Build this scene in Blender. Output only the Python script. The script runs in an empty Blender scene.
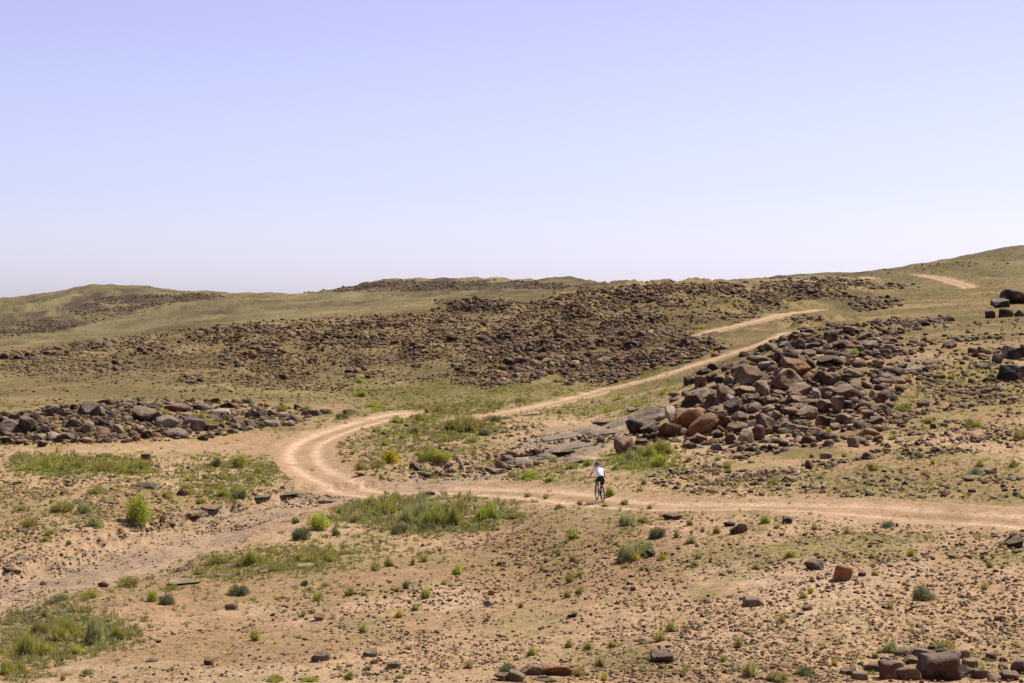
import bpy, bmesh, math, random
import numpy as np
from mathutils import Vector
rng = np.random.default_rng(11)
random.seed(5)
F = 1800.0      # focal length in pixels of a 1024 px wide frame
HY = 300.0      # picture row of the level line
scene = bpy.context.scene
COL = scene.collection
R = math.radians
HAZE = 0.0

# ------------------------------------------------------------------ noise
def _hash(ix, iy, s):
    n = (ix.astype(np.int64) * 374761393 + iy.astype(np.int64) * 668265263 + s * 362437) & 0x7fffffff
    n = ((n ^ (n >> 13)) * 1274126177) & 0x7fffffff
    n = ((n ^ (n >> 15)) * 1911520717) & 0x7fffffff
    return ((n ^ (n >> 16)) & 0xffffff) / float(0xffffff)
def vnoise(x, y, s=0):
    ix = np.floor(x); iy = np.floor(y); fx = x - ix; fy = y - iy
    fx = fx * fx * (3 - 2 * fx); fy = fy * fy * (3 - 2 * fy)
    a = _hash(ix, iy, s); b = _hash(ix + 1, iy, s); c = _hash(ix, iy + 1, s); d = _hash(ix + 1, iy + 1, s)
    return (a + (b - a) * fx) * (1 - fy) + (c + (d - c) * fx) * fy
def fbm(x, y, s=0, o=4):
    t = 0; a = 0.5; n = 0
    for k in range(o):
        ca, sa = math.cos(.6 + k), math.sin(.6 + k)
        t = t + a * vnoise((x * ca - y * sa) * 2 ** k + 17.3 * k, (x * sa + y * ca) * 2 ** k - 9.1 * k, s + k)
        n += a; a *= .5
    return t / n            # 0..1
def sst(a, b, x):
    t = np.clip((x - a) / (b - a), 0, 1); return t * t * (3 - 2 * t)

def pchip(x, y, xq):
    """x (n,), y (n,m) or (n,), xq (k,) -> (k,m)"""
    x = np.asarray(x, float); y = np.asarray(y, float); one = y.ndim == 1
    if one: y = y[:, None]
    h = np.diff(x)[:, None]; dl = np.diff(y, axis=0) / h
    m = np.zeros_like(y)
    w1 = 2 * h[1:] + h[:-1]; w2 = h[1:] + 2 * h[:-1]
    ok = (dl[:-1] * dl[1:]) > 0
    with np.errstate(all='ignore'):
        hm = (w1 + w2) / (w1 / dl[:-1] + w2 / dl[1:])
    m[1:-1] = np.where(ok, hm, 0); m[0] = dl[0]; m[-1] = dl[-1]
    xq = np.clip(xq, x[0], x[-1])
    i = np.clip(np.searchsorted(x, xq, side='right') - 1, 0, len(x) - 2)
    t = ((xq - x[i]) / (x[i + 1] - x[i]))[:, None]; hh = h[i]
    r = ((1 + 2 * t) * (1 - t) ** 2 * y[i] + t * (1 - t) ** 2 * hh * m[i] + t * t * (3 - 2 * t) * y[i + 1] + t * t * (t - 1) * hh * m[i + 1])
    return r[:, 0] if one else r

# ------------------------------------------------------------------ terrain profiles: bearing -> (distance m, sight row)
ST = {
 -260: [(45,683),(55,635),(66,592),(78,553),(90,502),(105,467),(115,449),(125,417),(132,407),(170,392),(220,372),(270,358),(330,348),(400,341),(500,328),(640,310),(720,304)],
 0: [(45,683),(55,635),(66,590),(78,548),(90,500),(105,465),(115,447),(125,417),(132,406),(170,392),(220,372),(270,358),(330,348),(400,340),(500,326),(640,305),(720,298.5)],
 100: [(44,683),(55,628),(66,580),(73,560),(80,535),(90,497),(105,462),(115,444),(125,415),(132,405),(150,398),(175,385),(220,368),(270,352),(330,344),(400,337),(500,320),(620,297),(700,287)],
 140: [(43.5,683),(53,635),(64,586),(73,557),(81,532),(90,502),(102,471),(116,442),(126,416),(134,405),(150,398),(178,384),(220,367),(270,349),(300,342),(340,338),(420,330),(540,309),(640,292),(720,285.5),(780,289)],
 200: [(43,683),(52,640),(62,592),(72,555),(82,529),(90,508),(98,482),(108,458),(118,440),(128,417),(135,408),(150,398),(180,382),(220,366),(270,344),(300,334),(340,331),(420,323),(540,306),(640,295),(720,292)],
 300: [(42,683),(50,645),(60,597),(72,545),(82,515),(90,497),(98,480),(108,462),(118,443),(128,426),(140,412),(160,398),(190,380),(220,362),(250,345),(290,330),(330,320),(360,318),(440,312),(560,304),(680,298),(780,292.5)],
 400: [(42,683),(50,645),(60,592),(72,547),(82,516),(92,488),(100,470),(112,449),(125,428),(140,412),(160,399),(190,380),(220,360),(250,343),(290,326),(330,312),(360,306),(430,305),(560,298),(700,288),(800,280)],
 512: [(42,683),(52,630),(62,583),(70,545),(78,515),(85,495),(92,480),(102,462),(115,440),(130,421),(145,405),(165,390),(190,372),(220,352),(260,330),(300,310),(340,299),(380,299),(500,293),(650,285),(760,280)],
 600: [(42,683),(50,630),(58,585),(66,545),(73,515),(78,501),(84,485),(92,468),(102,451),(112,437),(125,420),(140,405),(152,396),(175,378),(200,358),(230,335),(270,310),(310,292),(335,286),(370,289),(500,290),(700,285)],
 700: [(42,683),(50,622),(58,572),(65,536),(72,510),(76,498),(82,484),(90,466),(98,450),(104,438),(112,415),(122,394),(128,385),(140,381),(160,374),(168,368),(190,352),(215,336),(240,325),(270,308),(310,291),(350,283),(380,284),(600,286)],
 800: [(42,683),(50,618),(57,570),(64,535),(70,510),(75,496),(82,477),(90,460),(98,443),(105,425),(115,387),(125,358),(132,349),(150,345),(175,341),(200,333),(225,325),(262,314),(300,300),(340,289),(380,281),(420,277),(470,279)],
 900: [(42,683),(50,615),(57,568),(62,540),(66,525),(71,498),(76,484),(84,462),(92,444),(100,425),(110,400),(120,375),(132,352),(145,342),(165,334),(200,324),(240,313),(290,300),(340,290),(390,279),(430,271),(480,267)],
 1024: [(42,683),(50,612),(56,565),(60,545),(64.5,529),(69,503),(74,488),(82,464),(92,438),(102,415),(112,392),(122,370),(135,348),(150,335),(175,322),(210,312),(250,303),(300,290),(350,280),(400,265),(440,253),(480,246.5)],
 1300: [(42,683),(50,612),(56,565),(60,545),(64.5,533),(69,507),(74,488),(82,464),(92,436),(102,412),(112,388),(122,366),(135,343),(150,328),(175,313),(210,302),(250,292),(300,276),(350,262),(400,245),(440,230),(480,222)],
}
NEAR = [(1.5, -1.72), (8, -3.4), (20, -5.7), (32, -7.45)]
rows = np.unique(np.concatenate([np.geomspace(1.5, 38, 46), np.geomspace(38, 500, 700), np.geomspace(500, 7000, 130)]))
PXS = sorted(ST)
S = []
for p in PXS:
    pts = list(NEAR) + [(y, (HY - v) / F * y) for y, v in ST[p]]
    yl, zl = pts[-1]
    pts += [(yl * 1.12, zl - 1.5), (yl * 1.5 + 150, zl - 12), (2200, -26), (4500, -34), (7001, -40)]
    a = np.array(pts); S.append(pchip(np.log(a[:, 0]), a[:, 1], np.log(rows)))
S = np.array(S)                                    # stations x rows
PX0, PX1, NC = -260.0, 1300.0, 1001
cpx = np.linspace(PX0, PX1, NC)
ZB = pchip(PXS, S, cpx)                            # columns x rows
YY = np.broadcast_to(rows[None, :], ZB.shape)
XX = (cpx[:, None] - 512) / F * YY

def interp_grid(G, px, Y):
    u = np.clip((np.asarray(px, float) - PX0) / (PX1 - PX0) * (NC - 1), 0, NC - 1.001)
    v = np.clip(np.interp(Y, rows, np.arange(len(rows))), 0, len(rows) - 1.001)
    i = u.astype(int); j = v.astype(int); a = u - i; b = v - j
    return (G[i, j] * (1 - a) + G[i + 1, j] * a) * (1 - b) + (G[i, j + 1] * (1 - a) + G[i + 1, j + 1] * a) * b
jmin = int(np.searchsorted(rows, 36)); jmax = int(np.searchsorted(rows, 900))
def hit(G, px, py, lift=0.0):
    """where the sight line through a picture point meets the ground (vectorised) -> X, Y, Z"""
    px = np.atleast_1d(np.asarray(px, float)); py = np.atleast_1d(np.asarray(py, float))
    lift = np.broadcast_to(np.asarray(lift, float), px.shape)
    out = np.full(px.shape, rows[jmax]); rr = rows[jmin:jmax]
    for k in range(0, len(px), 4000):
        q = slice(k, k + 4000)
        u = np.clip((px[q] - PX0) / (PX1 - PX0) * (NC - 1), 0, NC - 1.001); i = u.astype(int); a = (u - i)[:, None]
        z = G[i, jmin:jmax] * (1 - a) + G[i + 1, jmin:jmax] * a + lift[q][:, None]
        d = z - ((HY - py[q]) / F)[:, None] * rr[None]
        above = d >= 0
        j = np.argmax(above, axis=1); has = above.any(axis=1); j = np.where(j == 0, 1, j)
        n = np.arange(len(j)); d0 = d[n, j - 1]; d1 = d[n, j]
        t = np.clip(-d0 / np.where(abs(d1 - d0) < 1e-9, 1, d1 - d0), 0, 1)
        Yv = rr[j - 1] + (rr[j] - rr[j - 1]) * t
        out[q] = np.where(has, Yv, np.nan)
    X = (px - 512) / F * out
    return X, out, (HY - py) / F * out

# ------------------------------------------------------------------ tracks and wash: centre lines on the ground
TRACKS = [
 ([(1290,552),(1160,534),(1024,517.5),(960,513),(900,508.5),(840,506),(780,504.5),(720,505),(660,505),(620,503.5),(595,500),(570,496.5),(545,493.5),(512,492),(470,489.5),(430,489),(395,489),(362,486),(335,479),(316,470),(306,460),(304,450),(312,441),(335,431),(365,422),(392,415),(412,412)], 3.7),
 ([(455,421),(480,416),(512,412),(563,402),(614,388),(664,376),(715,360),(745,350),(766,343),(780,337.5),(792,332)], 2.7),
 ([(704,335),(715,331.5),(741,325.5),(771,318.5),(795,313.5),(822,309.5)], 3.0),
 ([(764,281.5),(785,280.6),(810,281)], 4.0),
 ([(914,275.3),(924,276.2),(938,278),(950,280.5),(961,283.5),(969,286.5),(961,289)], 3.8),
 ([(838,276.5),(855,276.8),(872,279)], 3.5),
]
WASH = [(-120,625),(-40,605),(40,583),(100,566),(150,549),(200,533),(250,513),(300,499),(350,490),(400,484),(440,477),(480,466),(520,455),(560,442),(600,428)]
def catmull(P, n=8):
    P = np.array(P, float); P = np.vstack([2 * P[0] - P[1], P, 2 * P[-1] - P[-2]]); o = []
    for i in range(1, len(P) - 2):
        for t in np.arange(n) / n:
            a, b, c, d = P[i - 1:i + 3]
            o.append(.5 * (2 * b + (c - a) * t + (2 * a - 5 * b + 4 * c - d) * t * t + (3 * b - a - 3 * c + d) * t ** 3))
    o.append(P[-2]); return np.array(o)
def ground_line(L):
    x, y, z = hit(ZB, [p[0] for p in L], [p[1] for p in L])
    ok = np.isfinite(y); return catmull(np.stack([x[ok], y[ok]], 1))
def dist_line(L, mask):
    D = np.full(XX.shape, 1e3); idx = np.nonzero(mask); x = XX[idx]; y = YY[idx]; best = np.full(x.shape, 1e3)
    for a, b in zip(L[:-1], L[1:]):
        e = b - a; ll = (e ** 2).sum() + 1e-9
        lo = np.minimum(a, b) - 12; hi = np.maximum(a, b) + 12
        s = np.nonzero((x > lo[0]) & (x < hi[0]) & (y > lo[1]) & (y < hi[1]))[0]
        if not len(s): continue
        t = np.clip(((x[s] - a[0]) * e[0] + (y[s] - a[1]) * e[1]) / ll, 0, 1)
        d = np.hypot(x[s] - a[0] - t * e[0], y[s] - a[1] - t * e[1])
        best[s] = np.minimum(best[s], d)
    D[idx] = best; return D
inr = (YY > 38) & (YY < 520)
ragged = (fbm(XX / 1.6, YY / 1.6, 71, 3) - .5) * 1.3 + (fbm(XX / .35, YY / .35, 75, 2) - .5) * .5
RD = np.full(XX.shape, 1e3); ROADM = np.zeros(XX.shape); RUT = np.zeros(XX.shape)
for ti, (L, w) in enumerate(TRACKS):
    d = dist_line(ground_line(L), inr)
    ROADM = np.maximum(ROADM, (1 - sst(w * .5 - .35, w * .5 + .35, d + ragged * (1 if ti == 0 else 1.5))) * (1 if ti == 0 else .78))
    RUT = np.maximum(RUT, np.exp(-((d - .85) / .36) ** 2) * (d < 3))
    RD = np.minimum(RD, d - w / 2)
wd = dist_line(ground_line(WASH), inr)
WM = 1 - sst(2.8, 4.3, wd + ragged * 2.2)
WM = np.where(YY > 110, WM * .8, WM)

PY = HY - F * ZB / YY; PX = np.broadcast_to(cpx[:, None], ZB.shape); Z = ZB.copy()
def blob(L, rag=.35):
    m = np.zeros(Z.shape); wob = (fbm(XX / 4, YY / 7, 41, 4) - .5) * 2 * rag + (fbm(XX / .8, YY / 1.5, 45, 3) - .5) * rag
    for cx, cy, rx, ry, amp in L:
        d = np.sqrt(((PX - cx) / rx) ** 2 + ((PY - cy) / ry) ** 2) + wob * 1.4
        m = np.maximum(m, amp * (1 - sst(.6, 1.15, d)))
    return m
ROCKP = [(660,325,130,42,.85),(600,345,90,30,.8),(420,345,110,30,.7),(300,350,110,22,.7),(500,355,70,26,.75),(180,352,120,16,.4),(760,300,100,18,.6),(480,305,40,8,.8),
 (790,395,110,52,.9),(840,345,70,22,.85),(150,425,160,16,.7),(300,425,60,12,.5),(240,375,60,16,.5)]
# relief
quiet = 1 - .85 * sst(2.0, -.6, RD)
far = sst(250, 600, YY); nearr = sst(20, 40, YY)
Z = ZB.copy()
Z += nearr * (fbm(XX / 22, YY / 22, 3, 3) - .5) * (.5 + 3.2 * far) * (.3 + .7 * quiet)
Z += nearr * (fbm(XX / 5, YY / 5, 9, 3) - .5) * (.42 + 1.0 * far) * quiet
Z += sst(560, 640, YY) * (sst(.45, .7, fbm(XX / 30, YY / 60, 215, 4)) * 1.2 + (fbm(XX / 7, YY / 30, 217, 3) - .5) * 1.3) * sst(285, 350, PX) * sst(640, 560, PX)
Z += (fbm(XX / 1.1, YY / 1.1, 15, 3) - .5) * .16 * quiet
Z += (fbm(XX / .3, YY / .3, 21, 2) - .5) * .05 * quiet
Z += -.10 * ROADM * sst(1.6, .2, np.abs(RD + 1.6)) - .035 * RUT * ROADM + .10 * np.exp(-((RD - .45) / .4) ** 2) * (fbm(XX / 2, YY / 2, 31, 2))
ROCKLUMP = blob(ROCKP) * sst(1.5, 9, RD) * np.where(YY < 160, .45, 1)
Z += ROCKLUMP * (sst(.42, .66, fbm(XX / 6, YY / 8, 205, 3)) * 1.1 + (fbm(XX / 2, YY / 2, 207, 2) - .5) * .6) * np.clip(YY / 200, .5, 1.3)
Z -= .55 * (1 - sst(2.7, 4.2, wd + ragged * 2.2)) * np.where(YY < 110, 1, .4) * (.4 + .6 * quiet)
def H(x, y):
    px = 512 + F * np.asarray(x) / np.asarray(y); return interp_grid(Z, px, y)
def at(px, py, lift=0.0): return hit(Z, px, py, lift)
PY = HY - F * Z / YY; PX = np.broadcast_to(cpx[:, None], Z.shape)

# ------------------------------------------------------------------ colours of the ground itself
def lin(r, g, b):
    return np.array([((c / 255 + .055) / 1.055) ** 2.4 if c > 10 else c / 255 / 12.92 for c in (r, g, b)])
SAND = np.array([.53, .352, .200]); SAND2 = np.array([.41, .255, .130]); OLIVE = np.array([.205, .160, .062]); DRY = np.array([.36, .285, .108])
GREEN = np.array([.195, .200, .060]); ROADC = np.array([.49, .320, .180]); RUTC = np.array([.71, .500, .325]); WASHC = np.array([.47, .33, .205])
GREY = np.array([.28, .235, .18]); DARK = np.array([.130, .085, .045]); OCHRE = np.array([.42, .27, .11]); FAROL = np.array([.195, .165, .078]); CRUST = np.array([.40, .30, .215])
GREENP = [(75,466,75,12,.7),(60,515,60,14,.5),(140,500,40,30,.6),(225,475,60,18,.65),(60,640,90,30,.8),(420,515,110,22,.75),(335,545,50,20,.4),(440,440,90,26,.8),
 (420,412,110,10,.7),(470,400,140,12,.7),(620,405,80,16,.8),(560,440,60,12,.3),(545,478,60,12,.7),(650,462,45,18,.7),(900,482,170,12,.55),(640,510,60,9,.5),(900,535,150,12,.45),
 (870,410,60,22,.5),(960,375,60,16,.35),(470,372,140,14,.45),(280,385,120,16,.4),(680,345,50,8,.6),(780,305,60,12,.5),(860,325,80,10,.35),(205,565,70,14,.5),(250,560,50,12,.5),(380,500,70,8,.5),(850,445,140,16,.3),
 (590,660,100,16,.25),(950,660,90,20,.3),(760,660,70,20,.2),(600,530,60,14,.35),(500,560,40,10,.15),(0,520,60,20,.3),(120,535,40,14,.3)]
FARROCK = [(110,303,70,14,1),(30,323,60,13,.9),(175,296,50,5,.9),(430,284,150,8,1),(540,282,60,5,.8),(220,310,60,5,.3),(560,286,60,6,.7),(860,270,60,5,.5),(850,300,30,10,.5)]
SANDP = [(700,455,55,12,.9),(830,428,60,7,.6),(900,440,60,6,.5),(560,425,30,6,.6)]
OCHREP = [(240,440,70,7,.8),(265,452,40,9,.9),(930,350,80,14,.4),(480,480,60,6,.3),(200,600,60,8,.3),(860,320,30,3,.5),(975,300,30,3,.8),(905,314,40,3,.4),(600,590,120,40,.2)]
SLABP = [(570,440,55,14,.8),(880,362,50,9,.8),(650,415,25,8,.5),(225,515,40,8,.45),(310,494,30,4,.6),(420,477,16,4,.8),(530,420,30,8,.3),(150,592,35,7,.4),(130,402,30,5,.4)]
def mixc(c, d, m): return c * (1 - m[..., None]) + np.asarray(d) * m[..., None]
n1 = fbm(XX / 9, YY / 9, 51, 4); n2 = fbm(XX / 2.2, YY / 3, 55, 4); n3 = fbm(XX / .5, YY / .5, 59, 3); n4 = fbm(XX / 30, YY / 45, 63, 4)
C = np.broadcast_to(SAND, Z.shape + (3,)).copy()
C = mixc(C, SAND2 * .92, sst(.42, .66, n1) * .7); C = mixc(C, np.array([.58, .41, .25]), sst(.56, .72, fbm(XX / 4, YY / 6, 333, 4)) * .7)
C = mixc(C, DRY, sst(.46, .62, n2 * .55 + n1 * .45) * (.28 + .42 * sst(450, 800, PX) + .2 * (YY > 88)))
mid = sst(112, 160, YY + (n4 - .5) * 70)
C = mixc(C, OLIVE, mid * (.74 + .24 * sst(.35, .65, n1)))
C = mixc(C, FAROL, sst(300, 420, YY + (n4 - .5) * 60) * (.82 + .18 * sst(.3, .6, n2)))
FM = sst(430, 500, YY)
g = blob(GREENP) * sst(.36, .58, n2 * .55 + n3 * .45)
fm2 = fbm(XX / 14, YY / 40, 301, 5); C = C * (1 + (sst(300, 380, YY) * (fm2 - .5) * 1.3) + (sst(130, 170, YY) * (fbm(XX / 6, YY / 16, 311, 5) - .5) * .8))[..., None]
C = mixc(C, GREEN, g * .75)
C = mixc(C, GREEN * 1.05, sst(.6, .75, n2) * (1 - mid) * .25 + mid * sst(.55, .7, n1 * .5 + n2 * .5) * .3 * (1 - FM))
C = mixc(C, OCHRE, blob(OCHREP, .2) * .5); C = mixc(C, SAND, blob(SANDP, .3) * .8)
rk = np.maximum(blob(ROCKP), .35 * sst(150, 210, YY) * (1 - sst(300, 380, YY))) * sst(.38, .56, n2 * .5 + n1 * .5)
C = mixc(C, DARK, rk * .62)
frk = blob(FARROCK, .5) * sst(.40, .52, fbm(XX / 9, YY / 16, 81, 4))
C = mixc(C, np.array([.070, .052, .045]), frk * .9)
sl = blob(SLABP, .5); C = mixc(C, GREY, sl * sst(.35, .5, n2) * .8)
C = mixc(C, WASHC, WM * .85); C = mixc(C, CRUST * .8, WM * sst(.52, .62, n2) * .5)
clear = blob([(262, 447, 55, 11, 1.0), (215, 447, 60, 6, .9), (330, 408, 90, 4, .5)], .25)
C = mixc(C, ROADC * .9, clear * .8)
weed = sst(.55, .2, np.abs(RD + 1.85)) * sst(.45, .62, fbm(XX / 1.2, YY / 1.2, 91, 3))
C = mixc(C, ROADC, ROADM * .95); C = mixc(C, RUTC, ROADM * RUT * .9 * sst(.15, .4, n2)); C = mixc(C, ROADC * np.array([.78, .76, .66]), ROADM * weed * .55)
C *= (.69 + .17 * n3 + .03 * sst(500, 300, YY))[..., None]
PEB = np.clip(.55 + .5 * (n1 - .5) * 4, .15, 1) * (1 - .8 * ROADM) * (1 - .75 * clear)
PEB = np.maximum(PEB * (1 - .3 * WM), rk)
PEB *= .8 + .6 * sst(560, 700, PX) * (YY < 140) + .25 * (YY > 140)
PEB = np.clip(PEB, 0, 1)
ROADOBJ = (ROADM > .5); WASHOBJ = (WM > .5) & ~ROADOBJ

# ------------------------------------------------------------------ materials
def new_mat(name):
    m = bpy.data.materials.new(name); m.use_nodes = True; nt = m.node_tree; b = nt.nodes['Principled BSDF']
    b.inputs['Roughness'].default_value = .9; b.inputs['Specular IOR Level'].default_value = .2
    return m, nt, b
def N(nt, t, **k):
    n = nt.nodes.new(t)
    for a, v in k.items():
        if a.startswith('i_'): n.inputs[a[2:].replace('_', ' ')].default_value = v
        else: setattr(n, a, v)
    return n
def ramp(nt, stops):
    r = nt.nodes.new('ShaderNodeValToRGB'); e = r.color_ramp.elements
    while len(e) < len(stops): e.new(.5)
    for el, (p, c) in zip(e, stops):
        el.position = p; el.color = tuple(c) + (1,) if len(c) == 3 else c
    return r
def mul(nt, a, b, f=1.0):
    m = N(nt, 'ShaderNodeMix', data_type='RGBA', blend_type='MULTIPLY'); m.inputs[0].default_value = f
    nt.links.new(a, m.inputs[6]); nt.links.new(b, m.inputs[7]); return m.outputs[2]
def noise(nt, scale, detail=4, rough=.6, coord=None):
    n = N(nt, 'ShaderNodeTexNoise'); n.inputs['Scale'].default_value = scale; n.inputs['Detail'].default_value = detail; n.inputs['Roughness'].default_value = rough
    if coord is not None: nt.links.new(coord, n.inputs['Vector'])
    return n
def bump(nt, b, h, strength, dist):
    u = N(nt, 'ShaderNodeBump'); u.inputs['Strength'].default_value = strength; u.inputs['Distance'].default_value = dist
    nt.links.new(h, u.inputs['Height']); nt.links.new(u.outputs[0], b.inputs['Normal'])

def ground_material():
    m, nt, b = new_mat('desert_soil'); L = nt.links.new
    geo = N(nt, 'ShaderNodeNewGeometry'); P = geo.outputs['Position']
    att = N(nt, 'ShaderNodeAttribute', attribute_name='tint'); peb = N(nt, 'ShaderNodeAttribute', attribute_name='peb')
    a = noise(nt, 1.3, 6, .65, P); ra = ramp(nt, [(.3, (.80, .80, .80)), (.7, (1.18, 1.17, 1.15))]); L(a.outputs[0], ra.inputs[0])
    c = mul(nt, att.outputs['Color'], ra.outputs[0])
    a2 = noise(nt, 9, 5, .7, P); r2 = ramp(nt, [(.32, (.78, .77, .76)), (.66, (1.16, 1.15, 1.14))]); L(a2.outputs[0], r2.inputs[0])
    c = mul(nt, c, r2.outputs[0])
    for sc, thr, dark, fac in ((7.0, .36, (.155, .095, .065, 1), .9), (15.0, .42, (.22, .14, .095, 1), .8)):
        v = N(nt, 'ShaderNodeTexVoronoi'); v.inputs['Scale'].default_value = sc; L(P, v.inputs['Vector'])
        sep = N(nt, 'ShaderNodeSeparateColor'); L(v.outputs['Color'], sep.inputs[0])
        lt = N(nt, 'ShaderNodeMath', operation='MULTIPLY'); L(peb.outputs['Fac'], lt.inputs[0]); lt.inputs[1].default_value = thr
        cmp_ = N(nt, 'ShaderNodeMath', operation='LESS_THAN'); L(sep.outputs[0], cmp_.inputs[0]); L(lt.outputs[0], cmp_.inputs[1])
        ds = N(nt, 'ShaderNodeMath', operation='LESS_THAN'); L(v.outputs['Distance'], ds.inputs[0]); ds.inputs[1].default_value = .42
        mm = N(nt, 'ShaderNodeMath', operation='MULTIPLY'); L(cmp_.outputs[0], mm.inputs[0]); L(ds.outputs[0], mm.inputs[1])
        m2 = N(nt, 'ShaderNodeMath', operation='MULTIPLY'); L(mm.outputs[0], m2.inputs[0]); m2.inputs[1].default_value = fac
        mx = N(nt, 'ShaderNodeMix', data_type='RGBA'); L(m2.outputs[0], mx.inputs[0]); L(c, mx.inputs[6]); mx.inputs[7].default_value = dark
        c = mx.outputs[2]
    L(c, b.inputs['Base Color'])
    h = noise(nt, 3.0, 8, .7, P); bump(nt, b, h.outputs[0], .8, .25)
    b.inputs['Roughness'].default_value = 1; b.inputs['Specular IOR Level'].default_value = .05
    return m
def lit_tops(nt, c, f, col=(.42, .32, .20, 1)):
    # sunlit tops painted into the rock colour: tan on upward faces, partly weathering
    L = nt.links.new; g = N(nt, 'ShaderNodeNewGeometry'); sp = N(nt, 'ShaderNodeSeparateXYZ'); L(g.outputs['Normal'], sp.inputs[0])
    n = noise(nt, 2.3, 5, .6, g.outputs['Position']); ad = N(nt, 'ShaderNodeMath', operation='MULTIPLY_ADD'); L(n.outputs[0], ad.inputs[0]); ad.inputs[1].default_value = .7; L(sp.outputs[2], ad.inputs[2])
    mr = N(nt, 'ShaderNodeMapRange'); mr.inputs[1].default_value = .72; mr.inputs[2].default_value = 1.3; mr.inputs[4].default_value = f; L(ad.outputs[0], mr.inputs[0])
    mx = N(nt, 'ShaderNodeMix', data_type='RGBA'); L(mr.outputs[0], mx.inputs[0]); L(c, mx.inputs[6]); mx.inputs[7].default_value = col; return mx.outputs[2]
def tint_material(name, scale=6, lo=.6, hi=1.35, bmp=.5, bd=.05, rough=.9, trans=False):
    m, nt, b = new_mat(name); L = nt.links.new
    geo = N(nt, 'ShaderNodeNewGeometry'); att = N(nt, 'ShaderNodeAttribute', attribute_name='tint')
    n = noise(nt, scale, 5, .65, geo.outputs['Position']); r = ramp(nt, [(.3, (lo,) * 3), (.7, (hi,) * 3)]); L(n.outputs[0], r.inputs[0])
    c = mul(nt, att.outputs['Color'], r.outputs[0]); c = lit_tops(nt, c, .20) if bmp else c; L(c, b.inputs['Base Color']); b.inputs['Roughness'].default_value = rough
    b.inputs['Specular IOR Level'].default_value = .15
    if bmp: bump(nt, b, n.outputs[0], bmp, bd)
    return m
def boulder_material(name, c1, c2, c3):
    """weathered desert rock: varnish c1, fresh face c2, pale scoured patches c3"""
    c1, c2, c3 = [tuple(v * k for v in c) for c, k in ((c1, .62), (c2, .76), (c3, .86))]
    m, nt, b = new_mat(name); L = nt.links.new
    tc = N(nt, 'ShaderNodeTexCoord'); oi = N(nt, 'ShaderNodeObjectInfo')
    mp = N(nt, 'ShaderNodeVectorMath', operation='ADD'); L(tc.outputs['Object'], mp.inputs[0])
    sc = N(nt, 'ShaderNodeMath', operation='MULTIPLY'); L(oi.outputs['Random'], sc.inputs[0]); sc.inputs[1].default_value = 60; L(sc.outputs[0], mp.inputs[1])
    P = mp.outputs[0]
    a = noise(nt, .9, 6, .62, P); r = ramp(nt, [(.36, c1), (.52, c2), (.68, c3)]); L(a.outputs[0], r.inputs[0])
    a2 = noise(nt, 6, 6, .7, P); r2 = ramp(nt, [(.3, (.55, .54, .53)), (.5, (1, 1, 1)), (.72, (1.3, 1.27, 1.22))]); L(a2.outputs[0], r2.inputs[0])
    c = mul(nt, r.outputs[0], r2.outputs[0])
    v = N(nt, 'ShaderNodeTexVoronoi', feature='DISTANCE_TO_EDGE'); v.inputs['Scale'].default_value = .75
    wv = noise(nt, 1.5, 3, .5, P); wm = N(nt, 'ShaderNodeMix', data_type='VECTOR'); wm.inputs[0].default_value = .25
    L(P, wm.inputs[4]); L(wv.outputs['Color'], wm.inputs[5]); L(wm.outputs[1], v.inputs['Vector'])
    rc = ramp(nt, [(0, (.45, .42, .40)), (.03, (1, 1, 1))]); L(v.outputs['Distance'], rc.inputs[0]); c = mul(nt, c, rc.outputs[0], .7)
    c = lit_tops(nt, c, .40)
    rr = ramp(nt, [(0, (.78, .78, .8)), (1, (1.22, 1.16, 1.1))]); L(oi.outputs['Random'], rr.inputs[0]); c = mul(nt, c, rr.outputs[0])
    L(c, b.inputs['Base Color']); b.inputs['Roughness'].default_value = .8; b.inputs['Specular IOR Level'].default_value = .35
    ad = N(nt, 'ShaderNodeMath', operation='ADD'); L(a2.outputs[0], ad.inputs[0]); L(a.outputs[0], ad.inputs[1])
    bump(nt, b, ad.outputs[0], 1.0, .22)
    return m
M_GROUND = ground_material(); M_RUBBLE = tint_material('rubble_rock', 3.0, .65, 1.35, .6, .08, .85); pass
RC = {  # colour word, base tint, material
 'd': ('dark brown', (.085, .050, .027), boulder_material('rock_dark_brown', (.040, .023, .013), (.115, .066, .034), (.34, .235, .145))),
 'b': ('brown', (.165, .092, .043), boulder_material('rock_brown', (.070, .038, .019), (.200, .112, .052), (.42, .29, .175))),
 'r': ('reddish brown', (.155, .068, .033), boulder_material('rock_red_brown', (.075, .034, .018), (.205, .088, .040), (.38, .235, .14))),
 'o': ('orange-brown', (.30, .145, .050), boulder_material('rock_orange', (.30, .120, .036), (.46, .190, .048), (.50, .29, .13))),
 't': ('tan', (.30, .195, .105), boulder_material('rock_tan', (.20, .130, .070), (.30, .190, .100), (.50, .37, .23))),
 'g': ('grey', (.20, .148, .092), boulder_material('rock_grey', (.10, .074, .047), (.255, .195, .125), (.50, .405, .285))),
 'w': ('pale pinkish', (.48, .37, .26), boulder_material('rock_pale', (.28, .20, .14), (.48, .37, .26), (.60, .50, .38))),
 'k': ('blackish', (.052, .034, .021), boulder_material('rock_black', (.022, .015, .010), (.062, .042, .026), (.22, .155, .10))),
}

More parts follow.
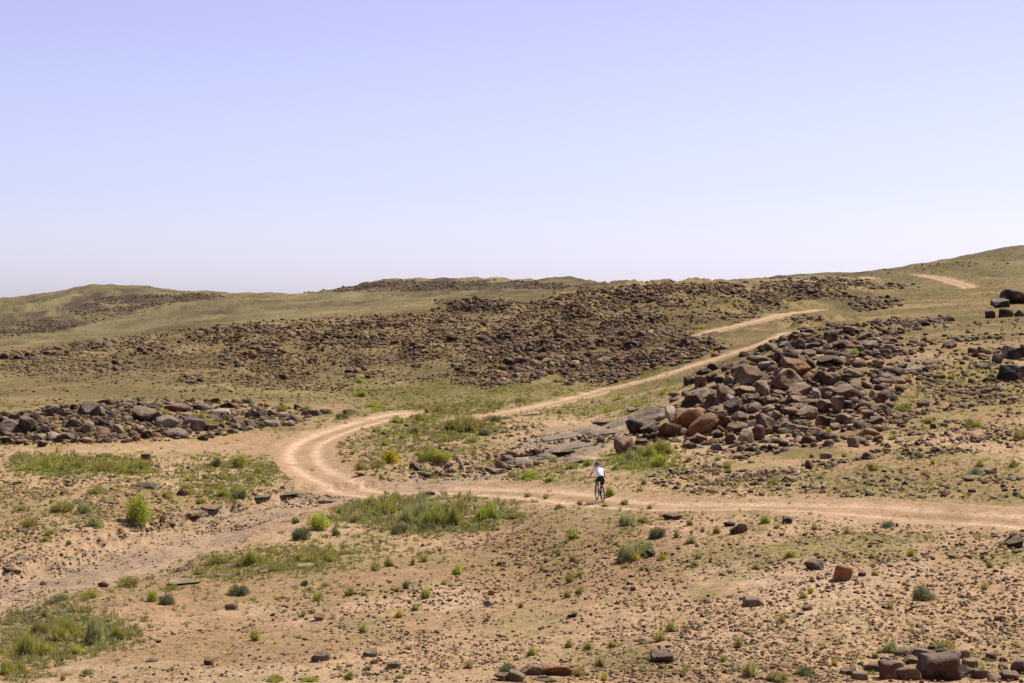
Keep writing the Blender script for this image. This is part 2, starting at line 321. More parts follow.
def mesh_from(name, V, Fc, mat, smooth=False, tint=None, extra=None):
    """V (n,3); Fc (m,k) faces of one size"""
    me = bpy.data.meshes.new(name); V = np.asarray(V, np.float32); Fc = np.asarray(Fc, np.int32); k = Fc.shape[1]
    me.vertices.add(len(V)); me.vertices.foreach_set('co', V.ravel())
    me.loops.add(Fc.size); me.loops.foreach_set('vertex_index', Fc.ravel())
    me.polygons.add(len(Fc)); me.polygons.foreach_set('loop_start', np.arange(0, Fc.size, k, dtype=np.int32))
    me.update(calc_edges=True)
    if smooth: me.polygons.foreach_set('use_smooth', np.ones(len(Fc), bool))
    if tint is not None:
        a = me.attributes.new('tint', 'FLOAT_COLOR', 'POINT'); a.data.foreach_set('color', np.concatenate([tint, np.ones((len(V), 1))], 1).astype(np.float32).ravel())
    for k2, v in (extra or {}).items():
        a = me.attributes.new(k2, 'FLOAT', 'POINT'); a.data.foreach_set('value', v.astype(np.float32))
    me.materials.append(mat); return me
def link(name, data, parent=None, loc=None, label=None, cat=None, group=None, kind=None):
    o = bpy.data.objects.new(name, data); COL.objects.link(o)
    if parent is not None: o.parent = parent
    if loc is not None: o.location = loc
    if label: o['label'] = label
    if cat: o['category'] = cat
    if group: o['group'] = group
    if kind: o['kind'] = kind
    return o

def leaf_material():
    m = bpy.data.materials.new('shrub_leaf'); m.use_nodes = True; nt = m.node_tree; nt.nodes.remove(nt.nodes['Principled BSDF']); L = nt.links.new
    att = N(nt, 'ShaderNodeAttribute', attribute_name='tint'); d = N(nt, 'ShaderNodeBsdfDiffuse'); t = N(nt, 'ShaderNodeBsdfTranslucent'); mx = N(nt, 'ShaderNodeMixShader'); mx.inputs[0].default_value = .42
    geo = N(nt, 'ShaderNodeNewGeometry'); n = noise(nt, 3, 3, .6, geo.outputs['Position']); r = ramp(nt, [(.3, (.8, .8, .8)), (.7, (1.2, 1.2, 1.15))]); L(n.outputs[0], r.inputs[0]); c = mul(nt, att.outputs['Color'], r.outputs[0])
    L(c, d.inputs['Color']); L(c, t.inputs['Color']); L(d.outputs[0], mx.inputs[1]); L(t.outputs[0], mx.inputs[2]); L(mx.outputs[0], nt.nodes['Material Output'].inputs['Surface']); return m
M_LEAF = leaf_material()
# ------------------------------------------------------------------ ground, road and wash meshes (one fitted sheet, cut along the road's edge)
def build_ground():
    th0 = math.atan((PX0 - 512) / F); th1 = math.atan((PX1 - 512) / F)
    na = 70; extra_th = np.linspace(th1, th0 + 2 * math.pi, na + 2)[1:-1]
    Rr = rows / math.cos(th1)
    f = ((extra_th - th1) / (th0 + 2 * math.pi - th1))[:, None]
    Ze = Z[-1][None] * (1 - f) + Z[0][None] * f
    back = np.sin(np.pi * f); rise = back * sst(60, 400, rows)[None] * 14 * (1 - sst(1500, 5000, rows))[None]
    xe = np.sin(extra_th)[:, None] * Rr[None]; ye = np.cos(extra_th)[:, None] * Rr[None]
    Ze = Ze + rise + (fbm(xe / 60, ye / 60, 5, 4) - .5) * 6 * back * sst(30, 200, rows)[None]
    Vg = np.concatenate([np.stack([XX, YY, Z], -1), np.stack([xe, ye, Ze], -1)], 0)
    Cg = np.concatenate([C, np.broadcast_to(OLIVE * 1.1, xe.shape + (3,))], 0); Pg = np.concatenate([PEB, np.full(xe.shape, .5)], 0)
    nc, nr = Vg.shape[:2]
    idx = np.arange(nc * nr).reshape(nc, nr); nxt = np.roll(idx, -1, axis=0)
    quads = np.stack([idx[:, :-1], nxt[:, :-1], nxt[:, 1:], idx[:, 1:]], -1)     # nc x nr-1
    kind = np.zeros((nc, nr - 1), int)
    kind[:NC - 1][ROADOBJ[:-1, :-1]] = 1; kind[:NC - 1][WASHOBJ[:-1, :-1]] = 2
    V = Vg.reshape(-1, 3); Cc = Cg.reshape(-1, 3); Pp = Pg.reshape(-1)
    for k, nm in ((0, 'ground'), (1, 'dirt_road'), (2, 'dry_riverbed')):
        q = quads[kind == k]; used = np.unique(q); remap = np.full(len(V), -1); remap[used] = np.arange(len(used))
        me = mesh_from(nm, V[used], remap[q], M_GROUND, True, Cc[used], {'peb': Pp[used]})
        link(nm, me, kind='structure')
    # small cap under the viewer
    me = bpy.data.meshes.new('ground_cap'); ring = Vg[:, 0]
    me = mesh_from('ground_underfoot', np.vstack([ring, ring.mean(0)[None]]), [(nc, (i + 1) % nc, i) for i in range(nc)], M_GROUND, True, np.broadcast_to(SAND, (nc + 1, 3)), {'peb': np.full(nc + 1, .5)})
    link('ground_underfoot', me, kind='structure')
build_ground()

# ------------------------------------------------------------------ rock shapes
def ico(level):
    bm = bmesh.new(); bmesh.ops.create_icosphere(bm, subdivisions=level, radius=1); V = np.array([v.co[:] for v in bm.verts]); Fc = np.array([[v.index for v in f.verts] for f in bm.faces]); bm.free(); return V, Fc
ICO = {k: ico(k) for k in (1, 2, 3, 4)}
def rock_shape(level, r, planes=9, cut=(.50, .85), rough=.05, soft=.0, boxy=1.0):
    V, Fc = ICO[level]; V = V.copy()
    if boxy < 1: V = np.sign(V) * np.abs(V) ** boxy; V /= np.abs(V).max()
    for _ in range(planes):
        n = r.normal(size=3); n /= np.linalg.norm(n); d = r.uniform(*cut); s = V @ n - d
        V -= n[None] * np.maximum(0, s)[:, None] * (1 - soft)
    for f in (1.7, 3.6, 7.5):
        k = r.normal(size=(3, 3)) * f; ph = r.uniform(0, 6, 3)
        V += ICO[level][0] * (np.sin(V @ k + ph).sum(1) * rough / f * 1.2)[:, None]
    lo, hi = V.min(0), V.max(0); return (V - (lo + hi) / 2) / ((hi - lo) / 2), Fc
CK = list('kdbrotgw')
SHAPES = {'square': dict(planes=4, cut=(.80, 1.1), rough=.05, boxy=.42), 'block': dict(planes=7, cut=(.50, .92), rough=.05, boxy=.58), 'round': dict(planes=11, cut=(.52, .82), rough=.05), 'angular': dict(planes=8, cut=(.3, .7), rough=.05), 'slab': dict(planes=8, cut=(.45, .8), rough=.05), 'wedge': dict(planes=6, cut=(.25, .6), rough=.04)}
SMALL = []
REC = []       # individual rocks: dict with picture position for the labels
def add_rock(px, pyc, w, h, rot=0, col='b', shape='block', label=None, zone='', lift=.22, name=None, dep=None):
    if label is None and w < 10.6:
        X, Y, Zc = at(px, pyc)
        if np.isfinite(Y[0]): SMALL.append((px, pyc, (w * h) ** .5 * .95, CK.index(col), zone, X[0], Y[0]))
        return
    hh = 1.0
    for _ in range(3):
        X, Y, Zc = at(px, pyc, lift * hh); X, Y, Zc = X[0], Y[0], Zc[0]
        if not np.isfinite(Y): return
        hh = h * Y / F
    ww = w * Y / F; dd = (dep or random.uniform(.75, 1.05)) * min(ww, hh * (2.0 if not dep else 5))
    r = np.random.default_rng(int(px * 31 + pyc * 977) % 99991)
    V, Fc = rock_shape(4 if w > 17 else 3, r, **SHAPES[shape])
    if shape == 'wedge': V[:, 0] *= 1 - .35 * (V[:, 2] + 1) / 2
    V = V * np.array([ww, dd, hh]) / 2
    a = R(rot); yaw = r.uniform(-.35, .35)
    V = V @ np.array([[math.cos(yaw), math.sin(yaw), 0], [-math.sin(yaw), math.cos(yaw), 0], [0, 0, 1]])
    V = V @ np.array([[math.cos(a), 0, math.sin(a)], [0, 1, 0], [-math.sin(a), 0, math.cos(a)]])
    gz = float(H(X, Y)); low = V[:, 2].min() + Zc
    if low > gz - .08 * hh: V[V[:, 2] < 0, 2] *= 1 + (low - gz + .1 * hh) / max(.05, -V[:, 2].min())
    nm = name or ('boulder' if ww > .55 else 'stone')
    me = mesh_from(nm, V, Fc, RC[col][2], True)
    if w > 5: me.set_sharp_from_angle(angle=R(38))
    o = link(nm, me, loc=(X, Y, Zc))
    REC.append(dict(o=o, px=px, py=pyc, w=w, h=h, col=RC[col][0], shape=shape, zone=zone, label=label, nm=nm))
    return o
# --- the boulder pile: traced (picture x, y, w, h, tilt, colour, shape, label)
def z6(l): return [(610 + a / 5.12, 330 + b / 5.12, c / 5.12, d / 5.12) + tuple(rest) for a, b, c, d, *rest in l]
def z8(l): return [(780 + a / 4.19, 310 + b / 4.19, c / 4.19, d / 4.19) + tuple(rest) for a, b, c, d, *rest in l]
LEDGE = [(575,447,62,9,8,'g','slab','long grey bedrock ledge sloping left below the boulder pile'),(548,455,34,7,6,'d','slab','dark undercut ledge at the left end of the grey bedrock'),(600,432,46,9,6,'g','slab','broad grey bedrock slab between wash and boulder pile'),(520,462,34,5,4,'g','slab',None),(585,459,40,6,3,'t','slab',None),(560,437,40,5,7,'g','slab',None),(622,424,30,6,12,'g','slab',None),(498,470,24,5,0,'d','slab',None),(604,421,24,5,5,'b','slab',None),(533,413,20,4,3,'w','slab','pale slab on the sand beside the rear track')]
PILE = z6([
 (190,440,200,85,6,'g','slab','wide flat grey-topped slab at the lower left end of the big boulder pile'),
 (140,500,120,85,-10,'d','block','dark brown block under the wide grey slab at the left end of the pile'),
 (205,510,95,80,25,'d','angular','dark tilted block between the grey slab and the feathery green bush'),
 (312,440,85,100,10,'w','wedge','upright pinkish pointed boulder right of the wide grey slab'),
 (70,590,100,105,35,'r','round','lone rounded reddish boulder standing left of the feathery bush below the pile'),
 (400,455,160,130,30,'o','block','large orange-brown boulder propped at the front of the big pile'),
 (472,495,190,90,38,'o','slab','long orange leaning slab at the front of the big boulder pile'),
 (300,515,110,80,0,'r','block','red-brown block wedged left of the two large orange boulders'),
 (455,562,95,60,-8,'r','round','low red-brown boulder lying under the long orange leaning slab'),
 (415,592,65,38,0,'b','round','small brown stone on the sand just below the orange leaning slab'),
 (510,378,85,90,20,'b','wedge','brown triangular boulder in the left part of the pile'),
 (432,368,95,85,10,'r','block','russet boulder above the propped orange boulder'),
 (390,388,60,75,0,'d','block',None),(585,320,90,105,35,'t','slab','tall brownish slab leaning left in the middle of the pile'),
 (690,308,110,48,-12,'t','slab','pale flat slab lying across the middle of the pile'),
 (618,347,62,38,-5,'w','slab','whitish flat stone left of the pale slab in mid pile'),
 (640,392,100,85,20,'d','block',None),(745,355,85,65,-10,'b','round',None),(665,448,110,65,10,'t','round',None),(735,398,80,55,5,'t','round',None),
 (588,472,95,65,-15,'b','block',None),(655,500,110,60,-5,'t','round','rounded tan boulder above the upright tan boulder at the pile foot'),(697,550,72,82,10,'t','block','upright tan boulder standing at the foot of the pile'),
 (620,562,65,62,0,'r','block',None),(755,530,75,85,5,'r','round','round reddish boulder at the pile foot left of the mottled dark one'),(805,482,115,105,0,'d','round','mottled dark round boulder near the foot of the pile'),
 (855,447,90,52,-35,'t','slab',None),(780,300,75,80,0,'t','block',None),(715,238,165,112,-25,'t','round','massive cracked tan-brown boulder high on the pile, grass growing behind'),
 (655,230,65,105,5,'r','block','reddish upright block against the left side of the massive grey boulder'),
 (900,250,165,105,8,'b','round','massive smooth brown boulder near the top of the pile'),
 (950,190,150,80,-15,'o','round','orange-brown boulder with pale top resting above the massive brown one'),
 (895,150,130,72,-5,'b','round','broad brown boulder topping the highest stack of the pile'),(965,310,120,78,5,'b','round',None),(975,358,110,45,0,'t','slab',None),
 (985,405,125,58,-5,'r','round',None),(960,507,150,42,-3,'b','slab','long low brown slab at the right foot of the pile'),(990,475,90,32,0,'b','slab',None),
 (822,365,85,50,0,'b','round',None),(810,405,70,44,10,'t','slab',None),(530,190,62,38,0,'k','round',None),(480,213,90,42,-5,'d','slab',None),
 (520,242,75,52,0,'b','block',None),(465,268,70,65,5,'b','block',None),(410,262,62,62,0,'d','block',None),(600,192,65,50,0,'d','block',None),(690,125,52,30,0,'k','block',None),
 (762,150,120,42,-4,'d','slab',None),(800,182,90,40,0,'g','slab',None),(895,82,85,50,5,'k','block',None),(962,82,70,50,0,'k','block',None),(985,30,85,32,0,'r','round','rounded reddish boulder beside the track behind the pile'),
 (790,90,75,30,0,'d','block',None),(550,412,70,45,0,'g','block',None),(870,330,65,42,0,'b','block',None),(900,490,70,52,0,'b','round',None),(925,430,80,68,0,'b','round',None),
 (500,430,50,50,0,'d','block',None),(570,430,60,40,0,'b','round',None),(350,490,70,60,10,'r','block',None),(860,510,60,50,0,'b','round',None),(560,260,60,50,0,'d','block',None),(610,270,55,60,20,'g','block',None),
 (740,460,60,55,0,'b','block',None),(900,370,60,40,0,'b','block',None),(850,395,60,35,-10,'b','slab',None),(685,590,50,25,0,'b','round',None),(840,560,60,28,0,'t','round',None),(330,330,60,30,0,'g','slab',None),(470,330,90,60,15,'g','slab',None),
 (115,410,60,30,0,'t','block',None),(240,545,45,30,0,'b','block',None)]) + z8([
 (215,212,95,48,-15,'d','round',None),(200,345,85,45,5,'t','slab',None),(150,352,45,50,0,'w','round','small pinkish white boulder in the right half of the pile'),(288,345,105,58,-25,'b','slab','brown tapering boulder sloping down right in the right half of the pile'),
 (337,356,45,30,0,'t','round',None),(372,318,70,24,-32,'t','slab','thin pale slab sloping at the right edge of the pile'),(386,352,26,36,5,'w','block','small upright white block at the right edge of the pile'),(430,380,78,50,-30,'r','wedge','red-brown wedge at the right end of the pile beside the white block'),
 (350,402,70,42,0,'b','block',None),(290,400,55,40,0,'d','block',None),(245,400,62,75,10,'b','block',None),(185,402,70,52,0,'b','round',None),(100,430,110,58,0,'d','round',None),(182,466,68,56,5,'r','round',None),
 (268,462,70,56,-5,'b','round',None),(140,395,55,40,0,'b','round',None),(302,490,48,26,0,'w','slab','small pinkish white stone on the ground at the right foot of the pile'),(400,465,56,32,0,'b','block',None),(365,440,56,42,0,'b','block',None),
 (218,290,75,56,0,'b','round',None),(140,157,56,42,0,'k','block',None),(92,110,66,26,0,'r','slab',None),(205,120,66,66,0,'k','block',None),(292,82,60,30,0,'k','block',None),(345,112,60,36,0,'d','block',None),
 (250,150,60,45,0,'k','block',None),(380,150,60,45,0,'d','block',None),(120,180,60,30,0,'d','slab',None),(410,130,50,30,0,'b','block',None),(330,165,45,35,0,'g','block',None),(460,160,50,34,0,'g','round',None),(275,200,50,40,0,'b','block',None),
 (160,280,70,60,0,'d','block',None),(300,265,70,34,5,'b','slab',None),(250,320,60,40,0,'d','block',None),(355,375,40,30,0,'b','block',None),(60,360,60,30,0,'b','round',None),(230,470,50,40,0,'d','block',None)])
for p in PILE: add_rock(p[0], p[1], p[2] * 1.05, p[3] * 1.08, rot=p[4], col=p[5], shape=p[6], label=p[7], zone='pile', lift=.36 if p[2] > 14 else .28)
LEDGE += [(25,559,24,5,-8,'t','slab','thin tan rock shelf on the left bank of the dry riverbed'),(13,570,16,5,-12,'b','slab','brown rock shelf at the left edge beside the riverbed'),(186,582,34,7,0,'b','slab','long brown rock shelf on the near bank of the riverbed'),(226,576,26,6,3,'t','slab','tan rock shelf right of the long brown one on the near bank'),
 (268,571,22,5,5,'b','slab',None),(194,514,28,6,3,'t','slab','tan rock shelf on the far bank of the riverbed'),(212,508,20,5,6,'t','slab',None),(112,502,18,5,0,'t','slab',None),(150,598,26,5,4,'w','slab','pale rock shelf beside the pair of riverbank bushes'),(60,612,40,5,5,'w','slab',None),(110,605,30,4,4,'t','slab',None),
 (305,566,20,5,5,'t','slab',None),(240,565,16,4,0,'t','slab',None),(20,600,26,4,6,'g','slab',None),(288,494,26,3.5,0,'g','slab',None),(262,497,20,3.5,3,'g','slab',None),(330,501,26,4,0,'b','slab',None)]
for p in LEDGE: add_rock(*p[:4], rot=p[4], col=p[5], shape=p[6], label=p[7], zone='flat' if p[0] > 400 else 'loose', lift=.05 if p[0] > 400 else -.05, dep=2.0 if p[0] > 400 else 1.0)
# --- right edge and slope rocks
RIGHT = z8([(945,15,64,52,0,'d','round','round dark boulder at the foot of the dark crag high on the right edge'),(1005,15,50,44,0,'d','round','second round dark boulder tight against the right edge, below the dark crag'),(880,22,44,44,0,'d','block','small block left of the round dark boulder high on the right'),
 (1005,180,100,66,0,'k','block','black square block at the right edge above the lower black crag'),(910,207,50,56,5,'k','block','small black upright block left of the tan-capped rock at the right edge'),(958,270,100,88,0,'k','block','big black block jutting out near the right edge, half way up'),
 (955,178,50,64,-5,'t','block','tan-faced upright rock left of the black square block at right edge'),(915,330,52,22,-8,'w','slab','pale flat slab on the slope below the black block'),(600,392,60,48,0,'b','round','lone brown boulder on the grassy slope right of the pile'),
 (705,145,95,42,12,'d','slab','long dark ledge rising right above the grey bedrock'),(795,123,80,24,12,'d','slab','thin dark ledge continuing right above the grey bedrock'),(500,236,70,28,5,'k','slab','black low slab at the left end of the grey bedrock'),(440,252,80,34,10,'d','slab','dark low slab just right of the pile'),
 (1010,265,60,70,0,'k','block',None),(870,340,50,30,0,'g','slab',None),(845,235,60,30,0,'g','slab',None),(665,280,60,24,0,'g','slab',None),(305,558,68,54,0,'t','wedge','tan pointed boulder alone on sand below the pile'),(120,650,40,60,0,'d','wedge','dark pointed stone on the ledge above the road'),
 (370,610,50,34,0,'d','block',None),(430,300,70,30,0,'b','slab',None),(560,250,90,22,4,'g','slab',None),(640,215,90,20,6,'g','slab',None),(600,270,70,18,0,'g','slab',None)])
RIGHT += [(1012,298,26,20,0,'k','block','dark crag at the right edge above two round boulders'),(1000,304,18,12,0,'d','block',None),(989,471,14,10,0,'b','block','brown boulder right of the blue-green shrub above the road'),(968,479,13,7,0,'b','slab','low brown slab under the blue-green shrub above the road'),(826,456,12,8,0,'b','block',None)]
for p in RIGHT: add_rock(*p[:4], rot=p[4], col=p[5], shape=p[6], label=p[7], zone='right', lift=.28)
# --- rock wall by the left clearing
def z5(l): return [(a / 3.94, 380 + b / 3.94, c / 3.94, d / 3.94) + tuple(rest) for a, b, c, d, *rest in l]
WALL = z5([(48,195,100,66,-35,'g','slab','light grey tilted slab near the left end of the rock wall'),(108,185,66,86,0,'k','block','black block right of the light grey tilted slab'),(25,238,66,34,0,'k','block','black low block below the light grey tilted slab'),(5,170,30,90,0,'k','block',None),
 (150,232,56,40,0,'g','block',None),(135,152,46,42,0,'d','block',None),(170,255,44,34,0,'r','block','small reddish block at the foot of the left rock wall'),(184,200,44,52,0,'d','block',None),(260,228,70,40,0,'g','block','grey block at the foot of the left rock wall'),(215,222,52,30,-15,'w','slab','pale grey flat slab at the foot of the left rock wall'),
 (200,130,50,50,0,'d','block',None),(245,130,46,46,0,'b','block',None),(345,120,70,70,10,'d','block','dark brown block standing highest in the left rock wall'),(385,132,56,60,-15,'d','block','dark block leaning against the highest block of the left wall'),(400,165,60,44,0,'b','block',None),(345,190,50,50,0,'t','block',None),
 (442,142,44,46,0,'g','block','bluish grey upright block in the middle of the left rock wall'),(405,208,60,40,0,'b','block',None),(300,110,50,36,0,'d','block',None),(290,170,60,50,0,'g','block',None),(548,196,50,36,0,'t','round','rounded tan boulder in the middle of the left rock wall'),(572,140,100,66,-10,'d','round','wide dark rounded boulder crowning the middle of the left rock wall'),
 (620,152,56,56,-20,'d','block',None),(662,165,90,52,-10,'g','round','rounded grey boulder right of the wide dark one in the left wall'),(692,213,96,44,-8,'g','slab','grey slab lying at the foot of the left wall under the rounded grey boulder'),(775,178,96,58,-5,'g','round','light grey rounded boulder in the right part of the left wall'),
 (700,112,100,44,-5,'r','slab','reddish slab on top of the right part of the left wall'),(800,112,80,38,-8,'b','slab','brown slab behind the light grey rounded boulder'),(893,100,72,34,0,'k','block','black block on top near the right end of the left wall'),(855,132,100,36,3,'w','slab','pale flat slab under the black block near the right end of the left wall'),
 (905,135,60,30,0,'b','block',None),(720,193,44,30,0,'b','block',None),(830,190,44,36,0,'d','block',None),(1000,140,56,46,0,'d','block',None),(960,130,60,34,0,'g','block',None),(985,175,50,40,0,'d','block',None),(470,195,44,44,0,'t','block',None),(500,160,50,40,0,'b','block',None),
 (630,205,50,40,0,'b','block',None),(580,215,40,36,0,'b','block',None),(340,240,40,30,0,'t','block',None),(60,150,50,40,0,'d','block',None),(940,165,50,40,0,'b','block',None),(930,185,40,26,0,'g','slab',None)])
WALL += [(262,416,11,9,0,'k','block',None),(272,424,16,8,0,'g','slab',None),(290,424,13,8,-20,'g','slab',None),(281,417,9,7,0,'d','block',None),(350,412,15,6,0,'d','slab','dark low slab on grass at the far right end of the left wall'),(361,474,12,6,-10,'o','slab','orange-brown slab beside the olive bushes inside the road bend')]
for p in WALL: add_rock(p[0], p[1], p[2] * 1.08, p[3] * 1.06, rot=p[4], col=p[5], shape={'block': 'angular', 'round': 'block'}.get(p[6], p[6]), label=p[7], zone='wall', lift=.2)
# --- loose stones and low outcrops in front
def y0(l): return [(a, b - d / 2, c, d) + tuple(rest) for a, b, c, d, *rest in l]
LOOSE = y0([(321,663,20,13,0,'g','block','largest blue-grey stone lying alone on the near sand'),(370,659,15,11,0,'g','round','rounded grey-brown stone on the near sand above two brown ones'),(374,665,9,6,0,'r','block','small brown stone right under the rounded grey-brown stone'),(367,671,12,5,10,'b','slab','thin brown stone lowest in the trio on near sand'),
 (394,671,15,10,0,'g','round','dull grey rounded stone at the bottom near two tufts'),(319,622,16,9,0,'r','wedge','red-brown pointed stone on open sand with pale tufts to its upper left'),(488,608,9,8,0,'g','block','small blue-grey stone on stony sand'),(491,597,7,7,0,'o','block','small orange stone just above the blue-grey one'),(408,650,9,4,0,'b','slab','thin brown stone on the sand right of the rounded grey stone'),
 (496,555,9,7,0,'r','block',None),(500,567,10,5,0,'r','slab',None),(496,534,9,7,0,'r','round',None),(422,549,4,5,0,'d','wedge',None),(382,544,10,4,0,'d','slab',None),
 (231,611,13,8,10,'r','block','brown square stone on pink sand near the riverbank'),(152,663,13,5,0,'b','round','flat brown stone on the sand at lower left'),(209,667,10,9,0,'b','round','brown lumpy stone among gravel at lower left'),(61,663,7,6,0,'d','wedge','dark pointed stone below the large green bushes'),(104,588,13,7,0,'b','round','brown stone on the riverbed edge between shrubs'),(44,587,8,5,0,'b','block',None),
 (738,536,20,14,5,'d','angular','dark jagged stone on the sand below the road'),(730,527,13,6,0,'d','slab','flat dark stone behind the jagged one below the road'),(672,522,20,9,0,'d','slab','long dark hump of rock at the road edge right of the cyclist'),(651,558,10,9,0,'d','block','dark stone right of the feathery grey bush'),
 (753,608,22,11,0,'t','square','flat tan-topped block on the open gravel'),(662,664,24,13,-3,'d','square','dark flat slab near the bottom between grass tufts'),(645,645,17,8,0,'b','slab','brown slab touching the pair of green tufts'),(601,592,9,5,0,'d','slab',None),(626,592,8,5,0,'d','block',None),(634,593,8,5,0,'d','block',None),
 (667,652,9,4,0,'w','slab','small pink stone above the dark flat slab'),(572,619,11,8,0,'b','round',None),(575,606,6,5,0,'d','block',None),(758,559,9,6,0,'d','block',None),
 (814,572,19,14,-5,'g','round','rounded grey-brown boulder left of the orange one below the road'),(843,583,18,18,-12,'o','square','bright orange cut-faced boulder on the sand below the road'),(862,577,8,6,0,'d','block','small dark stone right of the bright orange boulder'),(807,612,13,8,0,'b','round','brown stone on gravel with a small one beside it'),(800,616,6,5,0,'b','round',None),
 (787,526,10,10,0,'k','square','black cube-like stone with a pale top at the roadside'),(1016,552,18,16,20,'d','angular','dark jagged rock at the right edge below the road'),(954,559,13,5,0,'b','slab',None),(1000,621,11,6,0,'r','block',None),(873,545,12,4,0,'r','slab',None),(1014,537,8,5,0,'w','block','whitish stone just behind the jagged rock at the right edge'),
 (851,650,6,7,0,'d','wedge',None),(415,472,15,11,0,'d','wedge','dark pointed boulder on the riverbed inside the road bend'),(420,478,24,7,0,'w','slab','pale flat slab in front of the dark pointed boulder in the riverbed'),(502,471,13,10,0,'d','block','dark block at the riverbank below a grey rock'),(507,463,14,8,0,'g','slab','grey rock behind the dark block at the riverbank'),
 (421,460,8,8,0,'t','block','small tan block beside the round green bush in the bend'),(430,496,12,5,0,'d','block','dark stone at the road edge behind the feathery bushes'),(466,520,9,4,0,'w','slab','small white stone in front of the feathery bushes'),(183,497,14,9,15,'t','slab','tan tilted slab among shrubs left of the riverbed'),(157,499,10,8,0,'t','slab',None),
 (146,490,22,8,0,'k','block','dark low rock on grass left of the riverbed'),(146,461,11,8,0,'b','block','brown rock below the clearing left of the road'),(99,459,9,4,0,'d','block',None),(23,532,13,4,0,'d','slab',None),(172,527,9,4,0,'d','slab',None),(64,497,9,5,0,'r','slab',None)])
for p in LOOSE: add_rock(*p[:4], rot=p[4], col=p[5], shape=p[6], label=p[7], zone='loose', lift=.27)
OUTC = y0([(952,662,18,10,8,'r','slab',None),(925,661,18,10,-6,'b','block',None),(980,680,14,10,0,'r','block',None),(860,681,14,8,0,'b','block',None),(1010,682,16,9,0,'r','block',None),(886,664,12,7,0,'r','block',None),(940,655,14,6,5,'b','slab',None),(898,672,14,10,0,'b','block',None),(938,683,38,27,3,'r','block','big reddish-brown block in the outcrop at the bottom right'),(891,683,23,20,-5,'r','block','brown block left of the big one in the bottom right outcrop'),(908,683,24,15,0,'b','block','low brown block between the two larger ones in the bottom right outcrop'),(903,658,16,9,10,'b','slab',None),(918,657,20,9,10,'d','slab',None),
 (911,664,14,7,0,'b','slab',None),(872,673,14,9,0,'b','block',None),(848,677,15,9,0,'d','slab',None),(964,677,20,11,0,'t','slab','tan flat block right of the big brown block at bottom right'),(971,669,14,9,0,'b','block',None),(964,661,13,10,0,'b','round',None),(930,652,12,6,0,'d','slab',None),
 (991,662,10,8,0,'b','round',None),(1003,666,8,8,0,'b','round',None),(1018,676,13,15,0,'b','block','brown block at the very bottom right corner area'),(995,683,17,8,0,'t','slab',None),(1002,672,8,6,0,'t','block',None),(884,668,9,6,0,'b','block',None),(1018,657,9,6,0,'b','slab',None),
 (505,683,20,10,-10,'t','slab','tan slab under the dark green bush at the bottom edge'),(516,683,16,10,-20,'t','block','tan block right of the dark green bush at the bottom edge'),(533,679,20,14,-5,'t','round','rounded tan boulder in the outcrop at the bottom edge'),(556,677,30,12,-3,'o','slab','long orange-tan ledge in the outcrop at the bottom edge'),(545,683,20,6,0,'t','slab',None)])
for p in OUTC: add_rock(p[0], p[1] - 1, p[2] * 1.12, p[3] * 1.12, rot=p[4], col=p[5], shape='square' if p[6] == 'block' and p[2] > 12 else p[6], label=p[7], zone='outcrop', lift=.25)
N_TRACED = len(REC); print('traced rocks', N_TRACED)

# ------------------------------------------------------------------ rubble fields
def inpoly(x, y, P):
    c = np.zeros(len(x), bool); n = len(P); j = n - 1
    for i in range(n):
        xi, yi = P[i]; xj, yj = P[j]
        c ^= ((yi > y) != (yj > y)) & (x < (xj - xi) * (y - yi) / (yj - yi + 1e-9) + xi); j = i
    return c
def scatter(poly, n, clump=0.0, cs=4.0, seed=1, persp=False, soft=0.0):
    P = np.array(poly, float); lo, hi = P.min(0), P.max(0); xs = []; 
    x = rng.uniform(lo[0], hi[0], n * 12); y = rng.uniform(lo[1], hi[1], n * 12)
    if persp: y = hi[1] - (hi[1] - lo[1]) * rng.beta(1.25, 1.0, n * 12)
    k = inpoly(x, y, poly); x, y = x[k], y[k]; x, y = x[:n * 5], y[:n * 5]
    X, Y, Zz = at(x, y); ok = np.isfinite(Y); x, y, X, Y = x[ok], y[ok], X[ok], Y[ok]
    if soft:
        X = X + rng.normal(0, soft, len(X)) ; Y = Y + rng.normal(0, soft * 1.6, len(Y)); Y = np.clip(Y, 43, 900); x = 512 + F * X / Y; y = HY - F * H(X, Y) / Y
    if clump > 0:
        q = fbm(X / cs, Y / (cs * 1.4), seed, 3); p = sst(.5 - .18 / max(clump, .2) * .6, .5 + .12, q); p = (1 - clump) + clump * p
        k = rng.random(len(x)) < p; x, y, X, Y = x[k], y[k], X[k], Y[k]
    return x[:n], y[:n], X[:n], Y[:n]
def cmixf(w): w = np.array(w, float); return w / w.sum()
BROWN = cmixf([1.5, 4, 4, 1.6, .6, 1, 1.2, 0]); MIDC = cmixf([1.6, 5, 4, 3, .4, .6, .8, 0]); TANC = cmixf([.1, .8, 4, 2.2, 1.0, 5, 1.5, .2]); FARC = cmixf([2.5, 4, 2, .6, .0, .2, 2, .0]); GRYC = cmixf([.5, 1.5, 1.5, .4, .2, 2, 4, .2])
